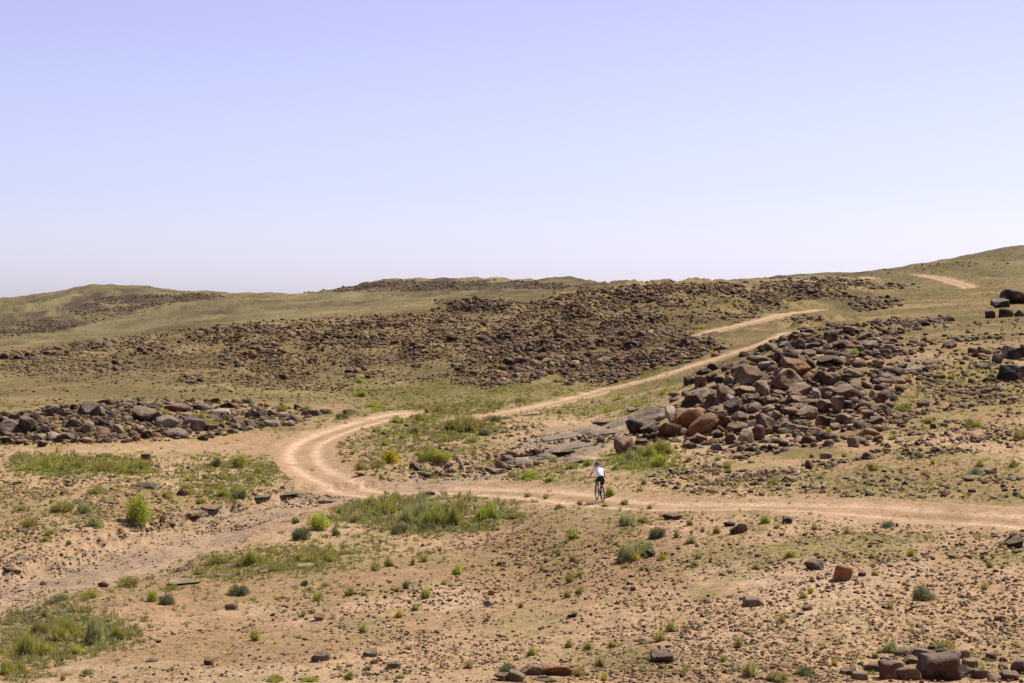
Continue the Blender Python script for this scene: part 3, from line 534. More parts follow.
FIELDS = [  # polygon, count, px sizes, colours, clump, clump size m, zone
 ([(505,330),(540,300),(600,287),(700,283),(800,281),(850,287),(815,300),(760,312),(700,328),(690,345),(640,372),(590,385),(540,372),(500,388),(450,385),(470,350)], 9500, (.9, 4.2), MIDC, .88, 9, 'mid'),
 ([(60,345),(200,327),(300,318),(400,315),(470,302),(540,302),(520,350),(460,378),(380,392),(240,390),(180,375),(120,385),(0,378),(0,352)], 13000, (.8, 3.6), MIDC, .74, 9, 'midleft'),
 ([(620,365),(660,350),(700,340),(740,343),(720,356),(660,370),(600,388),(560,385)], 500, (2, 8), MIDC, .8, 6, 'mid'),
 ([(480,390),(495,352),(515,338),(560,340),(610,345),(620,360),(560,370),(520,388)], 420, (3, 9.5), MIDC, .9, 7, 'mid'),
 ([(440,312),(455,303),(480,299),(512,304),(505,309),(470,311)], 260, (1.6, 4.5), FARC, .2, 9, 'mid'),
 ([(290,293),(330,286),(400,280),(440,282),(500,280),(560,283),(590,288),(500,290),(400,291.5)], 2600, (.9, 2.6), FARC, .9, 14, 'far'),
 ([(0,324),(60,316),(100,297),(200,293),(230,296),(180,303),(120,318),(50,332),(0,338)], 2600, (.9, 2.6), FARC, .9, 16, 'far'),
 ([(850,300),(875,297),(905,299),(900,307),(850,314)], 150, (2.5, 6), BROWN, .3, 9, 'hill'),
 ([(765,276),(860,275),(885,283),(830,293),(765,289)], 260, (1.3, 3.5), FARC, .8, 9, 'hill'),
 ([(840,275),(900,268),(1000,255),(1024,262),(950,272),(880,280)], 90, (1, 3), FARC, .8, 12, 'hill'),
 ([(765,345),(800,328),(880,321),(950,318),(955,326),(900,335),(905,352),(850,358),(800,347)], 450, (3, 9), BROWN, .6, 5, 'behind'),
 ([(880,400),(900,365),(1024,345),(1024,500),(700,496),(640,482),(700,452),(850,442)], 2600, (1.2, 6.5), TANC*.7 + BROWN*.3, .95, 5, 'slope'),
 ([(622,452),(640,420),(720,375),(790,335),(880,345),(905,380),(880,445),(780,452)], 1000, (3.5, 12.5), BROWN, .15, 5, 'pile'),
 ([(0,415),(80,404),(150,400),(240,402),(290,406),(325,412),(300,424),(250,430),(200,440),(60,445),(0,446)], 1500, (3, 9.5), cmixf([3, 4, 3, 1.5, .4, .8, 1.2, 0]), .35, 4, 'wall'),
 ([(0,380),(300,385),(450,395),(420,402),(240,402),(0,410)], 500, (1.2, 3.6), BROWN, .85, 8, 'flat'),
 ([(380,410),(600,400),(640,430),(600,445),(440,455)], 260, (1.5, 5), BROWN, .8, 5, 'flat'),
 ([(960,330),(1024,335),(1024,395),(960,400),(900,385)], 160, (3, 8), BROWN, .6, 4, 'slope'),
 ([(850,345),(960,325),(1024,318),(1024,345),(900,370)], 260, (1.5, 5), BROWN, .8, 5, 'slope'),
]
CLUST = [(237,357,20,12),(150,350,16,5),(110,368,18,5),(188,380,14,4),(268,352,20,7),(294,377,18,5),(360,374,16,5),(330,341,22,7),(300,333,25,6),(380,338,24,8),(441,336,20,7),(415,350,18,6),(472,304,24,5),(500,303,14,3),(477,344,14,8),(467,368,13,10),(492,352,12,11),(510,352,8,10),
 (520,372,16,7),(540,346,14,7),(570,338,16,7),(573,371,14,6),(613,364,22,6),(613,341,18,7),(634,346,14,6),(677,339,20,6),(702,345,18,6),(654,331,20,6),(608,293,16,5),(640,297,22,6),(667,287,22,4),(700,290,22,5),(675,303,18,5),(560,303,20,7),(540,318,20,7),(590,315,22,8),(640,316,24,7),(730,290,24,5),
 (760,306,18,5),(740,318,20,4),(878,303,16,4),(838,297,12,3),(848,283,18,2.5),(825,281,15,2.5),(795,290,30,6),(886,287,22,3),(802,319,14,3),(916,322,24,3),(60,352,18,4),(20,358,18,4),(90,345,20,4),(210,335,26,5),(250,330,24,4),(400,322,24,6),(350,325,24,5),(450,320,22,5),(500,325,20,7),(520,335,18,7),(650,355,24,5)]
for cx, cy, rx, ry in CLUST:
    oc = [(cx + rx * math.cos(k) * 1.0, cy + ry * math.sin(k)) for k in np.arange(0, 6.28, .6)]
    oc2 = [(cx + rx * math.cos(k) * 1.7, cy + ry * math.sin(k) * 1.5) for k in np.arange(0, 6.28, .6)]
    FIELDS.append((oc, int(rx * 1.9), (2.4, 8.5 if cy > 325 else 6.0), MIDC, .2, 4, 'mid')); FIELDS.append((oc2, int(rx * 4.5), (1.0, 4.0), MIDC, .3, 4, 'mid'))
for cx, cy, rx, ry in [(880,356,50,3.5),(930,343,30,3),(905,372,40,3),(960,392,40,4),(805,468,34,5),(760,476,36,4),(720,482,26,4),(850,460,30,3),(1000,400,22,5),(985,352,24,4),(1005,378,16,8),(940,410,36,3),(890,420,30,3),(980,440,30,3),(930,455,34,3),(1000,480,22,4),(700,470,30,4),(545,452,36,3),(590,440,40,4),(520,466,26,3),(480,470,20,3),(440,474,20,3)]:
    oc = [(cx + rx * math.cos(k), cy + ry * math.sin(k) - .12 * rx * math.cos(k)) for k in np.arange(0, 6.28, .6)]
    FIELDS.append((oc, int(rx * 1.9), (2.0, 7.5), TANC * .5 + BROWN * .5, .1, 4, 'slope' if cx > 650 else 'flat'))
FIELDS += [([(1024,340),(1260,330),(1260,500),(1024,500)], 1100, (1.6, 7), TANC*.7 + BROWN*.3, .9, 5, 'slope'), ([(1024,300),(1200,280),(1260,330),(1024,340)], 300, (1.5, 6), BROWN, .9, 5, 'slope'),
 ([(-230,415),(0,415),(0,446),(-230,450)], 700, (3, 9), BROWN, .4, 4, 'wall'), ([(-230,355),(0,350),(0,390),(-230,400)], 1200, (1, 4.5), MIDC, .85, 9, 'midleft')]
OUTSIDE = [([(1024,532),(1250,550),(1250,683),(1024,683)], 2800, (1.2, 4.6), TANC*.5 + BROWN*.5, .7, 2, 'g'), ([(-230,460),(0,460),(0,683),(-230,683)], 2600, (1.2, 4.2), TANC, .85, 2.5, 'g')]
GRAVELS = [
 ([(0,683),(200,622),(500,532),(1024,532),(1024,683)], 6500, (1.1, 4.2), TANC*.4 + BROWN*.6, .93, 2.4, 'g'),
 ([(640,683),(700,600),(1024,530),(1024,683)], 4000, (1.3, 4.8), TANC*.5 + BROWN*.5, .6, 1.2, 'g'),
 ([(150,540),(230,507),(300,492),(350,496),(250,528),(160,548)], 600, (1.1, 3.2), GRYC, .8, 3, 'g'),
 ([(0,560),(160,545),(260,540),(200,585),(60,625),(0,640)], 1000, (1.1, 3.2), GRYC, .85, 3, 'g'),
 ([(0,465),(280,465),(285,490),(150,535),(0,570)], 2400, (1.2, 4.2), TANC, .8, 2.5, 'g'),
 ([(330,440),(500,420),(600,440),(560,480),(350,482)], 1500, (1.2, 4), GRYC, .8, 3, 'g'),
 ([(400,540),(640,508),(1024,530),(1024,560),(600,570)], 1500, (1.2, 4), TANC, .8, 2.5, 'g'),
 ([(260,683),(350,600),(560,540),(700,640),(640,683)], 2500, (1.2, 3.8), BROWN, .9, 1.5, 'g'),
]
def gather(fields, seed0):
    rowsl = []
    for i, (poly, n, (s0, s1), cw, cl, cs, zone) in enumerate(fields):
        x, y, X, Y = scatter(poly, n, cl, cs, seed0 + i * 7)
        s = s0 + (s1 - s0) * rng.power(.34, len(x)) if zone != 'pile' else s0 + (s1 - s0) * rng.power(.6, len(x))
        c = rng.choice(8, len(x), p=cw / cw.sum())
        for k in range(len(x)): rowsl.append((x[k], y[k], s[k], c[k], zone, X[k], Y[k]))
    return rowsl
def onroad(X, Y):
    px = 512 + F * X / Y; return interp_grid(ROADM, px, Y) > .25
cand = gather(FIELDS, 200)
Xa = np.array([c[5] for c in cand]); Ya = np.array([c[6] for c in cand]); keep = ~onroad(Xa, Ya); cand = [c for c, k in zip(cand, keep) if k]
cand.sort(key=lambda c: -c[2] * (0 < c[0] < 1024))
NIND = max(0, 300 - N_TRACED)
ind = cand[:NIND]; rest = cand[NIND:] + SMALL; print('individual rocks', N_TRACED + len(ind), 'smallest', ind[-1][2])
for x, y, s, c, zone, X, Y in ind:
    add_rock(x, y, s * random.uniform(1, 1.35), s * random.uniform(.6, .85), rot=random.uniform(-18, 18), col=CK[c], shape=random.choice(['block', 'block', 'angular', 'round']), zone=zone, lift=.15)
def rubble_mesh(name, lst, level_big=2, thr=4.0, mat=M_RUBBLE, lift=.12):
    protos = {1: [rock_shape(1, np.random.default_rng(900 + k), 6, (.3, .75), .05, boxy=(.6, 1)[k % 2]) for k in range(14)], 2: [rock_shape(2, np.random.default_rng(950 + k), 8, (.4, .85), .06, boxy=(.5, .75)[k % 2]) for k in range(16)]}
    arr = np.array([(l[0], l[1], l[2], l[3], l[5], l[6]) for l in lst]); n = len(arr)
    Yv = arr[:, 5]; Xv = arr[:, 4]; s = arr[:, 2] * Yv / F / 2
    sc = np.stack([s * rng.uniform(.9, 1.5, n), s * rng.uniform(.9, 1.4, n), s * rng.uniform(.55, 1.15, n)], 1)
    zc = H(Xv, Yv) + lift * sc[:, 2]; yaw = rng.uniform(0, 6.28, n); tl = rng.normal(0, .5, n)
    base = .72 * np.array([RC[k][1] for k in CK])[arr[:, 3].astype(int)] * rng.uniform(.45, 1.4, (n, 1)) * rng.normal(1, .04, (n, 3))
    Vs, Fs, Cs, off = [], [], [], 0
    lev = np.where(arr[:, 2] > thr, level_big, 1); pk = rng.integers(0, 14, n)
    for L in (1, 2):
        for k in range(14):
            q = np.nonzero((lev == L) & (pk == k))[0]
            if not len(q): continue
            V, Fc = protos[L][k]; W = V[None] * sc[q][:, None, :]
            ct, s_ = np.cos(tl[q])[:, None], np.sin(tl[q])[:, None]; x0 = W[..., 0] * ct - W[..., 2] * s_; z0 = W[..., 0] * s_ + W[..., 2] * ct; y0_ = W[..., 1]
            cy, sy = np.cos(yaw[q])[:, None], np.sin(yaw[q])[:, None]
            P = np.stack([x0 * cy - y0_ * sy + Xv[q][:, None], x0 * sy + y0_ * cy + Yv[q][:, None], z0 + zc[q][:, None]], -1).reshape(-1, 3)
            Fq = (Fc[None] + (np.arange(len(q)) * len(V))[:, None, None] + off).reshape(-1, 3)
            Vs.append(P); Fs.append(Fq); Cs.append(np.repeat(base[q], len(V), 0)); off += len(P)
    return mesh_from(name, np.concatenate(Vs), np.concatenate(Fs), mat, False, np.clip(np.concatenate(Cs), .01, .9))
link('rubble', rubble_mesh('rubble', rest), kind='stuff', label='brown and dark weathered rocks strewn over the slopes and outcrops')
gr = gather(GRAVELS + OUTSIDE, 400)
Xa = np.array([c[5] for c in gr]); Ya = np.array([c[6] for c in gr]); keep = ~onroad(Xa, Ya); gr = [c for c, k in zip(gr, keep) if k]
# a thin sprinkle of pebbles on the road as well
rx = rng.uniform(280, 1024, 900); ry = rng.uniform(410, 530, 900); X_, Y_, Z_ = at(rx, ry); okk = np.isfinite(Y_); okk[okk] &= onroad(X_[okk], Y_[okk])
gr += [(rx[k], ry[k], random.uniform(.5, 1.4), 5, 'g', X_[k], Y_[k]) for k in np.nonzero(okk)[0]]
link('gravel', rubble_mesh('gravel', gr, 2, 3.4), kind='stuff', label='loose pebbles and small stones strewn over the sandy ground')

# ------------------------------------------------------------------ plants
VC = {'green': (.47, .46, .11), 'bright': (.50, .53, .085), 'yellow': (.75, .62, .030), 'olive': (.47, .41, .13), 'dark': (.20, .215, .105), 'grey': (.47, .47, .20), 'blue': (.24, .31, .19), 'straw': (.58, .46, .20), 'pale': (.54, .50, .19)}
VW = {'green': 'green', 'bright': 'bright green', 'yellow': 'bright yellow', 'olive': 'olive', 'dark': 'dark green', 'grey': 'grey-green', 'blue': 'blue-green', 'straw': 'straw-coloured', 'pale': 'pale yellow-green'}
def tri_cards(C0, D, Wd, L):
    """triangles: base C0 (n,3), direction D (n,3) unit, side vector Wd (n,3) unit, L (n,2) length,width"""
    a = C0 - Wd * L[:, 1:2] / 2; b = C0 + Wd * L[:, 1:2] / 2; c = C0 + D * L[:, 0:1]
    return np.stack([a, b, c], 1).reshape(-1, 3)
def unit(v): return v / (np.linalg.norm(v, axis=1, keepdims=True) + 1e-9)
def broom(r, n, width, spread=1.0, base=.35):
    """unit tussock: radius 1, height 1"""
    ph = r.uniform(0, 6.283, n); q = np.sqrt(r.random(n)) * spread; p0 = r.uniform(0, 6.28, 3)
    env = .78 + .20 * np.sin(2 * ph + p0[0]) + .16 * np.sin(3 * ph + p0[1]) + .12 * np.sin(7 * ph + p0[2]) ; q = q * env
    b = np.stack([np.cos(ph) * q * base, np.sin(ph) * q * base, r.uniform(0, .25, n)], 1)
    tip = np.stack([np.cos(ph) * q * r.uniform(.7, 1.05, n), np.sin(ph) * q * r.uniform(.7, 1.05, n), np.sqrt(np.clip(1.05 - q * q * .85, .05, 1)) * (.25 + .85 * r.random(n) ** .8) * (.75 + .25 * np.sin(4 * ph + 5 * q + p0[2]))], 1)
    d = tip - b; L = np.linalg.norm(d, axis=1); D = unit(d); Wd = unit(np.cross(D, r.normal(size=(n, 3))))
    return tri_cards(b, D, Wd, np.stack([L, np.full(n, width)], 1))
def leafy(r, n, size, lobes=9):
    c = unit(r.normal(size=(lobes, 3))) * r.uniform(.3, .78, (lobes, 1)); c[:, 2] = abs(c[:, 2]) * .75 + .12; rad = r.uniform(.20, .42, lobes)
    k = r.integers(0, lobes, n); u = unit(r.normal(size=(n, 3))) * (r.random((n, 1)) ** .35)
    P = c[k] + u * rad[k][:, None]; P[:, 2] = np.clip(P[:, 2], .02, None)
    D = unit(u + r.normal(size=(n, 3)) * .6 + np.array([0, 0, .4])); Wd = unit(np.cross(D, r.normal(size=(n, 3))))
    return tri_cards(P, D, Wd, np.stack([r.uniform(.7, 1.5, n) * size, r.uniform(.5, 1, n) * size], 1)), k
def stems(r, n, w=.03, h=.75):
    ph = r.uniform(0, 6.283, n); q = r.uniform(.2, .7, n); b = np.stack([np.cos(ph) * .06, np.sin(ph) * .06, np.full(n, -.12)], 1)
    t = np.stack([np.cos(ph) * q, np.sin(ph) * q, r.uniform(.4, h, n)], 1); out = []; fc = []; o = 0
    for i in range(n):
        d = unit((t[i] - b[i])[None])[0]; s = unit(np.cross(d, [0, 0, 1.])[None])[0]; u = np.cross(s, d)
        for rr, pp in ((w, b[i]), (w * .4, t[i])):
            for k in range(4): out.append(pp + rr * (math.cos(k * 1.5708) * s + math.sin(k * 1.5708) * u))
        for k in range(4): fc.append((o + k, o + (k + 1) % 4, o + 4 + (k + 1) % 4, o + 4 + k))
        o += 8
    return np.array(out), np.array(fc)
M_STEM = tint_material('shrub_stem', 20, .8, 1.2, 0, 0, .9)
PLANT_MESH = {}
def plant_mesh(kind, colk, var):
    key = (kind, colk, var)
    if key in PLANT_MESH: return PLANT_MESH[key]
    r = np.random.default_rng(abs(hash(key[0] + key[1])) % 1 + sum(map(ord, kind + colk)) * 13 + var)
    col = np.array(VC[colk])
    if kind == 'feather':
        parts = []
        for q_ in range(6):
            a_ = r.uniform(0, 6.28); d_ = r.uniform(.15, .62); sc_ = r.uniform(.3, .55)
            parts.append(broom(r, 800, .035, 1, .5) * np.array([sc_, sc_, r.uniform(.5, 1.05)]) + np.array([math.cos(a_) * d_, math.sin(a_) * d_, 0]))
        V = np.concatenate(parts + [broom(r, 1500, .03, 1, .75) * np.array([1.05, 1.05, .62])])
    elif kind == 'tuft': V = broom(r, 700, .045, 1, .4)
    elif kind == 'small': V = broom(r, 160, .085, 1, .3)
    else:
        V, _ = leafy(r, 2600, .075, 13 + 2 * var); V = np.concatenate([V, broom(r, 350, .03, 1, .5) * np.array([1, 1, .95])])
    n = len(V) // 3
    mid_ = V.reshape(-1, 3, 3).mean(1); cl = fbm(mid_[:, 0] * 2.2 + var * 7, mid_[:, 1] * 2.2 + mid_[:, 2] * 3, 5, 2)
    t = .80 * col[None] * (r.uniform(.75, 1.3, (n, 1))) * (.65 + .8 * cl)[:, None]
    dead = r.random(n) < (.12 if colk != 'yellow' else .05); t[dead] = np.array([.24, .19, .09]) * r.uniform(.7, 1.2, (dead.sum(), 1))
    if colk == 'yellow': k = r.random(n) < .3; t[k] = np.array([.12, .15, .03])
    F3 = np.arange(len(V)).reshape(-1, 3)
    me = mesh_from('foliage', V, F3, M_LEAF, False, np.repeat(t, 3, 0))
    sv, sf = stems(r, 9, .022 if kind != 'leafy' else .03)
    ms = mesh_from('stems', sv, sf, M_STEM, False, np.broadcast_to(np.array([.13, .095, .06]), (len(sv), 3)))
    PLANT_MESH[key] = (me, ms); return me, ms
PREC = []
KIND_NAME = {'feather': 'shrub', 'leafy': 'bush', 'tuft': 'grass_tuft', 'small': 'grass_tuft'}
KIND_WORD = {'feather': 'feathery shrub', 'leafy': 'leafy bush', 'tuft': 'spiky tuft', 'small': 'small tuft'}
def add_plant(px, pyb, w, h, kind, colk, label=None, zone=''):
    X, Y, Zg = at(px, pyb - 1.0); X, Y = X[0], Y[0]
    if not np.isfinite(Y): return
    X, Y = X, Y + .25 * w * Y / F; px2 = X / Y
    s = w * Y / F / 2 * 1.08; hh = h * Y / F * 1.05; z = float(H(X, Y)) - .03 * hh
    me, ms = plant_mesh(kind, colk, random.randrange(3))
    big = w >= 17
    if big:
        o = link(KIND_NAME[kind], None, loc=(X, Y, z)); o.empty_display_size = .2
        link('foliage', me, parent=o); link('stems', ms, parent=o)
    else: o = link(KIND_NAME[kind], me, loc=(X, Y, z))
    o.scale = (s, s * random.uniform(.8, 1.0), hh); o.rotation_euler = (0, 0, random.uniform(0, 6.28))
    PREC.append(dict(o=o, px=px, py=pyb - h / 2, w=w, h=h, col=VW[colk], shape=KIND_WORD[kind], zone=zone, label=label, nm=KIND_NAME[kind]))
f, l, t, s_ = 'feather', 'leafy', 'tuft', 'small'
PL = [
 (413,526,44,30,f,'grey','tallest feathery grey-green shrub in the belt below the road'),(436,528,36,28,f,'green','feathery green shrub in the belt, right beside the tallest one'),(383,516,32,18,f,'green','low feathery shrub at the left of the belt below the road'),(452,527,24,28,f,'green',None),(461,515,24,20,f,'olive',None),(486,522,32,25,f,'bright','bright feathery shrub at the right end of the belt below the road'),
 (400,535,22,11,l,'dark',None),(428,533,24,11,l,'dark',None),(356,524,20,13,t,'olive',None),(342,515,17,10,f,'green',None),(368,508,24,12,f,'green',None),(398,505,26,14,f,'green',None),(470,530,16,8,t,'green',None),(515,520,20,10,f,'olive',None),(330,521,18,9,f,'olive',None),
 (317,532,32,19,l,'bright','bright rounded bush at the riverbank'),(298,542,30,17,l,'dark','dark grey-green rounded bush left of the bright riverbank bush'),(335,537,13,8,l,'dark','small dark bush right of the bright riverbank bush'),(295,525,14,7,t,'dark',None),(310,562,44,14,f,'olive',None),
 (388,465,25,15,l,'yellow','bright yellow flowering bush inside the road bend'),(378,469,19,11,l,'olive','olive bush touching the yellow flowering bush'),(360,471,16,9,l,'olive','small olive bush left of the yellow flowering bush'),(428,462,34,18,l,'green','wide dark-green bush behind the pale slab in the bend'),(443,462,17,12,l,'bright',None),
 (464,432,54,27,f,'olive','largest olive bush in the middle, right of the road end'),(434,413,28,11,f,'olive',None),(496,423,14,8,l,'dark',None),(483,437,18,8,l,'dark',None),(416,434,14,8,l,'grey',None),(402,440,12,7,t,'green',None),(445,443,20,8,f,'green',None),(472,444,18,7,l,'green',None),(396,424,16,8,l,'green',None),(420,422,18,9,l,'green',None),(385,447,14,7,t,'bright',None),(375,433,12,6,t,'bright',None),
 (352,456,12,6,t,'olive',None),(360,398,17,10,l,'bright','bright yellow-green bush on the flat behind the road end'),(359,384,12,6,l,'bright','small bright bush farther behind, above the other bright one'),(375,408,30,6,f,'bright',None),(325,415,18,6,l,'dark',None),(305,412,14,6,l,'green',None),(281,413,14,9,l,'green',None),(342,420,18,7,l,'dark',None),
 (40,471,60,17,f,'green','wide low green shrub at the far left below the rock wall'),(70,470,30,12,f,'green',None),(100,472,34,13,f,'olive',None),(125,474,46,15,f,'green','wide low green shrub below the middle of the rock wall'),(137,526,38,34,l,'bright','tall bright green bush at the left of the dry riverbed'),(61,513,34,13,f,'olive',None),(87,514,32,14,f,'grey',None),(29,529,20,12,l,'olive','rounded olive bush on the left edge meadow'),(95,529,25,12,l,'grey',None),
 (44,543,11,6,l,'green',None),(48,537,17,8,t,'green',None),(68,546,7,5,l,'dark',None),(94,495,20,9,f,'green',None),(185,495,20,13,l,'green',None),(166,500,14,9,l,'green',None),(238,469,24,16,l,'green','green bush at the road bend edge on the left side'),(216,468,17,10,l,'dark',None),(208,480,16,7,f,'grey',None),(226,480,18,7,f,'green',None),(238,500,20,10,l,'dark','dark green bush near the riverbank left of the bend'),
 (188,482,14,7,t,'bright',None),(250,482,14,8,t,'green',None),(200,505,16,8,f,'green',None),(222,498,18,10,f,'bright',None),(212,431,14,12,l,'bright','bright green bush growing in the right part of the rock wall'),(164,417,11,7,l,'bright',None),(200,420,12,7,l,'green',None),(134,404,8,4,t,'green',None),(20,512,16,6,t,'olive',None),(258,475,12,8,l,'green',None),
 (96,645,36,30,f,'grey','silvery feathery shrub at lower left, right of the green mass'),(63,642,52,28,f,'green','wide green feathery shrub in the middle of the lower left mass'),(26,657,52,30,f,'green','green feathery shrub at the lower left edge of the picture'),(12,676,34,22,f,'green',None),(116,642,26,20,f,'green',None),(75,655,20,8,l,'bright',None),(40,636,30,18,f,'olive',None),(45,618,14,10,l,'grey',None),
 (152,603,17,14,l,'bright','green bush left half of a pair at the riverbank'),(165,606,20,12,l,'dark','dark bush right half of a pair at the riverbank'),(127,588,26,13,l,'olive',None),(88,600,24,10,l,'green',None),(57,603,30,8,l,'grey',None),(239,597,26,13,l,'dark','dark rounded bush alone above the brown square stone'),(254,642,18,14,t,'green','green spiky tuft alone on the pink sand at lower left'),(217,566,34,13,f,'olive',None),(249,566,30,18,f,'green',None),(275,572,30,10,f,'olive',None),
 (170,592,22,8,f,'green',None),(62,682,12,10,t,'olive',None),(87,676,15,8,l,'grey',None),(172,672,8,7,t,'straw',None),(200,575,22,7,f,'green',None),
 (317,602,19,11,t,'bright',None),(349,597,20,11,t,'green',None),(364,597,12,7,t,'green',None),(375,572,20,12,t,'olive',None),(388,568,15,12,t,'green',None),(332,563,22,11,f,'green',None),(458,576,17,13,t,'bright','bright spiky tuft alone on the stony sand in the centre'),(444,586,11,7,t,'green',None),(450,588,8,5,t,'grey',None),(406,590,13,10,t,'dark',None),(397,593,10,6,t,'olive',None),
 (425,600,20,15,t,'green','broad green tuft on the sand left of the centre'),(415,612,14,9,t,'green',None),(399,619,13,10,t,'yellow','small yellow tuft on the near sand'),(363,634,16,12,t,'pale',None),(303,618,11,9,t,'grey',None),(312,615,10,8,t,'grey',None),(425,563,13,10,t,'green',None),(413,566,9,9,t,'straw',None),(305,587,11,7,l,'dark',None),(325,588,14,6,t,'green',None),
 (507,677,28,14,l,'dark','dark green mat-like bush on the tan rocks at the bottom edge'),(349,681,16,12,t,'green',None),(274,683,26,7,f,'green',None),(310,683,24,7,f,'bright',None),(469,670,16,10,t,'straw',None),(400,680,14,6,t,'pale',None),
 (573,540,28,13,t,'green','broad green tuft on sand left of the feathery grey shrub'),(628,562,34,26,f,'grey','feathery grey shrub on the sand below the cyclist'),(645,556,22,18,f,'grey',None),(636,562,12,8,t,'yellow',None),(629,527,26,15,f,'grey','grey-green shrub just under the road right of the cyclist'),(657,540,22,13,l,'dark','dark rounded bush right of the feathery grey shrub'),(643,524,16,10,f,'olive',None),(559,557,16,11,t,'pale',None),(573,563,11,10,t,'olive',None),(563,562,9,6,t,'green',None),
 (663,561,13,9,t,'yellow','yellow tuft right of the dark stone near the feathery grey shrub'),(627,569,11,7,t,'pale',None),(642,572,9,8,t,'pale',None),(570,584,17,13,t,'olive',None),(580,577,11,7,t,'green',None),(579,596,13,11,t,'green',None),(567,599,14,10,t,'olive',None),(542,572,9,9,t,'olive',None),(521,609,10,8,t,'grey',None),(521,582,9,4,t,'green',None),
 (671,633,17,15,t,'green','upright green tuft, upper one of the pair by the brown slab'),(660,643,16,13,t,'green','green tuft, lower one of the pair by the brown slab'),(569,649,13,11,t,'green',None),(588,651,15,9,t,'olive',None),(532,657,15,12,t,'green','green spiky tuft right above the tan outcrop at the bottom'),(612,649,14,9,t,'olive',None),(739,649,14,12,t,'olive',None),(751,678,26,19,t,'pale','largest pale yellow-green tuft at the bottom, left of the outcrop'),(724,663,13,9,t,'green',None),(578,678,18,12,t,'olive',None),(600,668,16,14,t,'straw',None),(604,682,12,8,t,'yellow',None),
 (766,525,16,13,t,'bright','bright green tuft at the roadside left of the black stone'),(690,527,11,8,t,'olive',None),(691,545,15,9,t,'grey',None),(677,539,11,11,t,'grey',None),(699,560,13,8,t,'grey',None),(757,571,13,9,t,'olive',None),(695,567,12,7,t,'pale',None),(717,535,11,11,t,'olive',None),(703,533,9,6,t,'olive',None),
 (923,602,28,18,l,'dark','dark green dome-shaped bush on the gravel at lower right'),(791,559,17,8,l,'green',None),(811,595,10,8,t,'bright',None),(804,600,14,8,t,'olive',None),(891,610,13,10,t,'pale',None),(783,624,11,9,t,'olive',None),(911,558,13,10,t,'bright',None),(872,560,11,7,t,'green',None),(874,568,10,7,t,'pale',None),(875,577,11,7,t,'olive',None),(855,559,9,6,t,'olive',None),(815,531,13,7,t,'olive',None),(848,535,11,9,t,'pale',None),
 (985,592,14,11,t,'olive',None),(991,569,11,9,t,'olive',None),(1003,570,8,7,t,'olive',None),(888,529,16,8,l,'blue','blue-green low bush at the lower road edge'),(947,652,28,17,f,'olive','olive feathery shrub behind the bottom right outcrop'),(890,654,20,13,f,'grey','grey twiggy shrub behind the bottom right outcrop'),(779,683,28,13,f,'olive',None),(806,677,20,11,l,'dark',None),(982,679,16,16,f,'green',None),(970,668,12,9,t,'green',None),(835,667,10,8,t,'yellow',None),(876,660,10,9,t,'olive',None),(777,530,10,6,t,'grey',None),
 (977,476,20,9,l,'blue','blue-green low shrub between brown rocks above the road'),(873,472,15,10,l,'olive',None),(829,435,9,8,t,'bright',None),(1020,441,15,12,l,'olive','olive bush touching the right edge above the road'),(866,435,20,7,f,'grey',None),(893,441,14,7,t,'green',None),(933,466,10,8,t,'yellow',None),(925,476,10,6,t,'olive',None),(822,480,16,6,t,'grey',None),(845,458,10,6,t,'olive',None),(975,428,24,10,f,'green',None),(905,412,28,10,f,'green',None),(930,425,16,8,t,'olive',None),(980,468,12,8,l,'green',None),(1015,468,13,9,l,'green',None),
 (645,460,32,18,f,'green','feathery green shrub at the left foot of the boulder pile'),(632,462,18,14,f,'grey',None),(664,455,22,16,f,'green',None),(660,468,23,13,l,'bright','bright low bush in front of the feathery one at the foot of the pile'),(610,498,12,14,f,'bright','bright green plant just right of the bicycle wheels'),(589,467,13,8,l,'green',None),(597,470,10,6,l,'dark',None),(644,486,10,7,t,'olive',None),(616,471,11,7,t,'green',None),(554,463,12,6,l,'green',None),(572,470,14,7,f,'green',None),(532,480,34,11,f,'bright',None),(550,483,14,9,f,'bright',None),(515,478,18,7,f,'olive',None),
 (728,470,14,10,t,'green',None),(775,484,16,8,f,'green',None),(640,492,11,5,t,'straw',None),(746,372,15,7,l,'green','green bush growing on top of the boulder pile'),(856,358,13,10,l,'bright','bright green bush among the dark rocks behind the pile'),(718,462,12,6,t,'olive',None),(815,430,10,5,t,'grey',None),(800,405,12,5,t,'olive',None),
 (520,403,13,6,l,'olive',None),(619,401,18,5,f,'bright',None),(640,407,30,7,f,'green',None),(610,413,20,6,f,'green',None),(665,395,24,6,f,'green',None),(560,396,24,5,f,'green',None),(500,392,22,6,f,'green',None),(700,330,14,5,l,'bright',None),(560,383,22,5,f,'olive',None),(850,400,14,6,f,'green',None),(952,380,14,6,t,'olive',None),
 (528,498,14,6,t,'pale',None),(546,500,12,7,t,'pale',None),(625,506,14,7,t,'olive',None),(605,508,12,6,t,'pale',None),(580,506,12,6,t,'olive',None),(560,510,16,7,f,'olive',None),(650,510,12,6,t,'pale',None),
]
for p in PL: add_plant(p[0], p[1], p[2], p[3], p[4], p[5], p[6])
print('plants', len(PL))
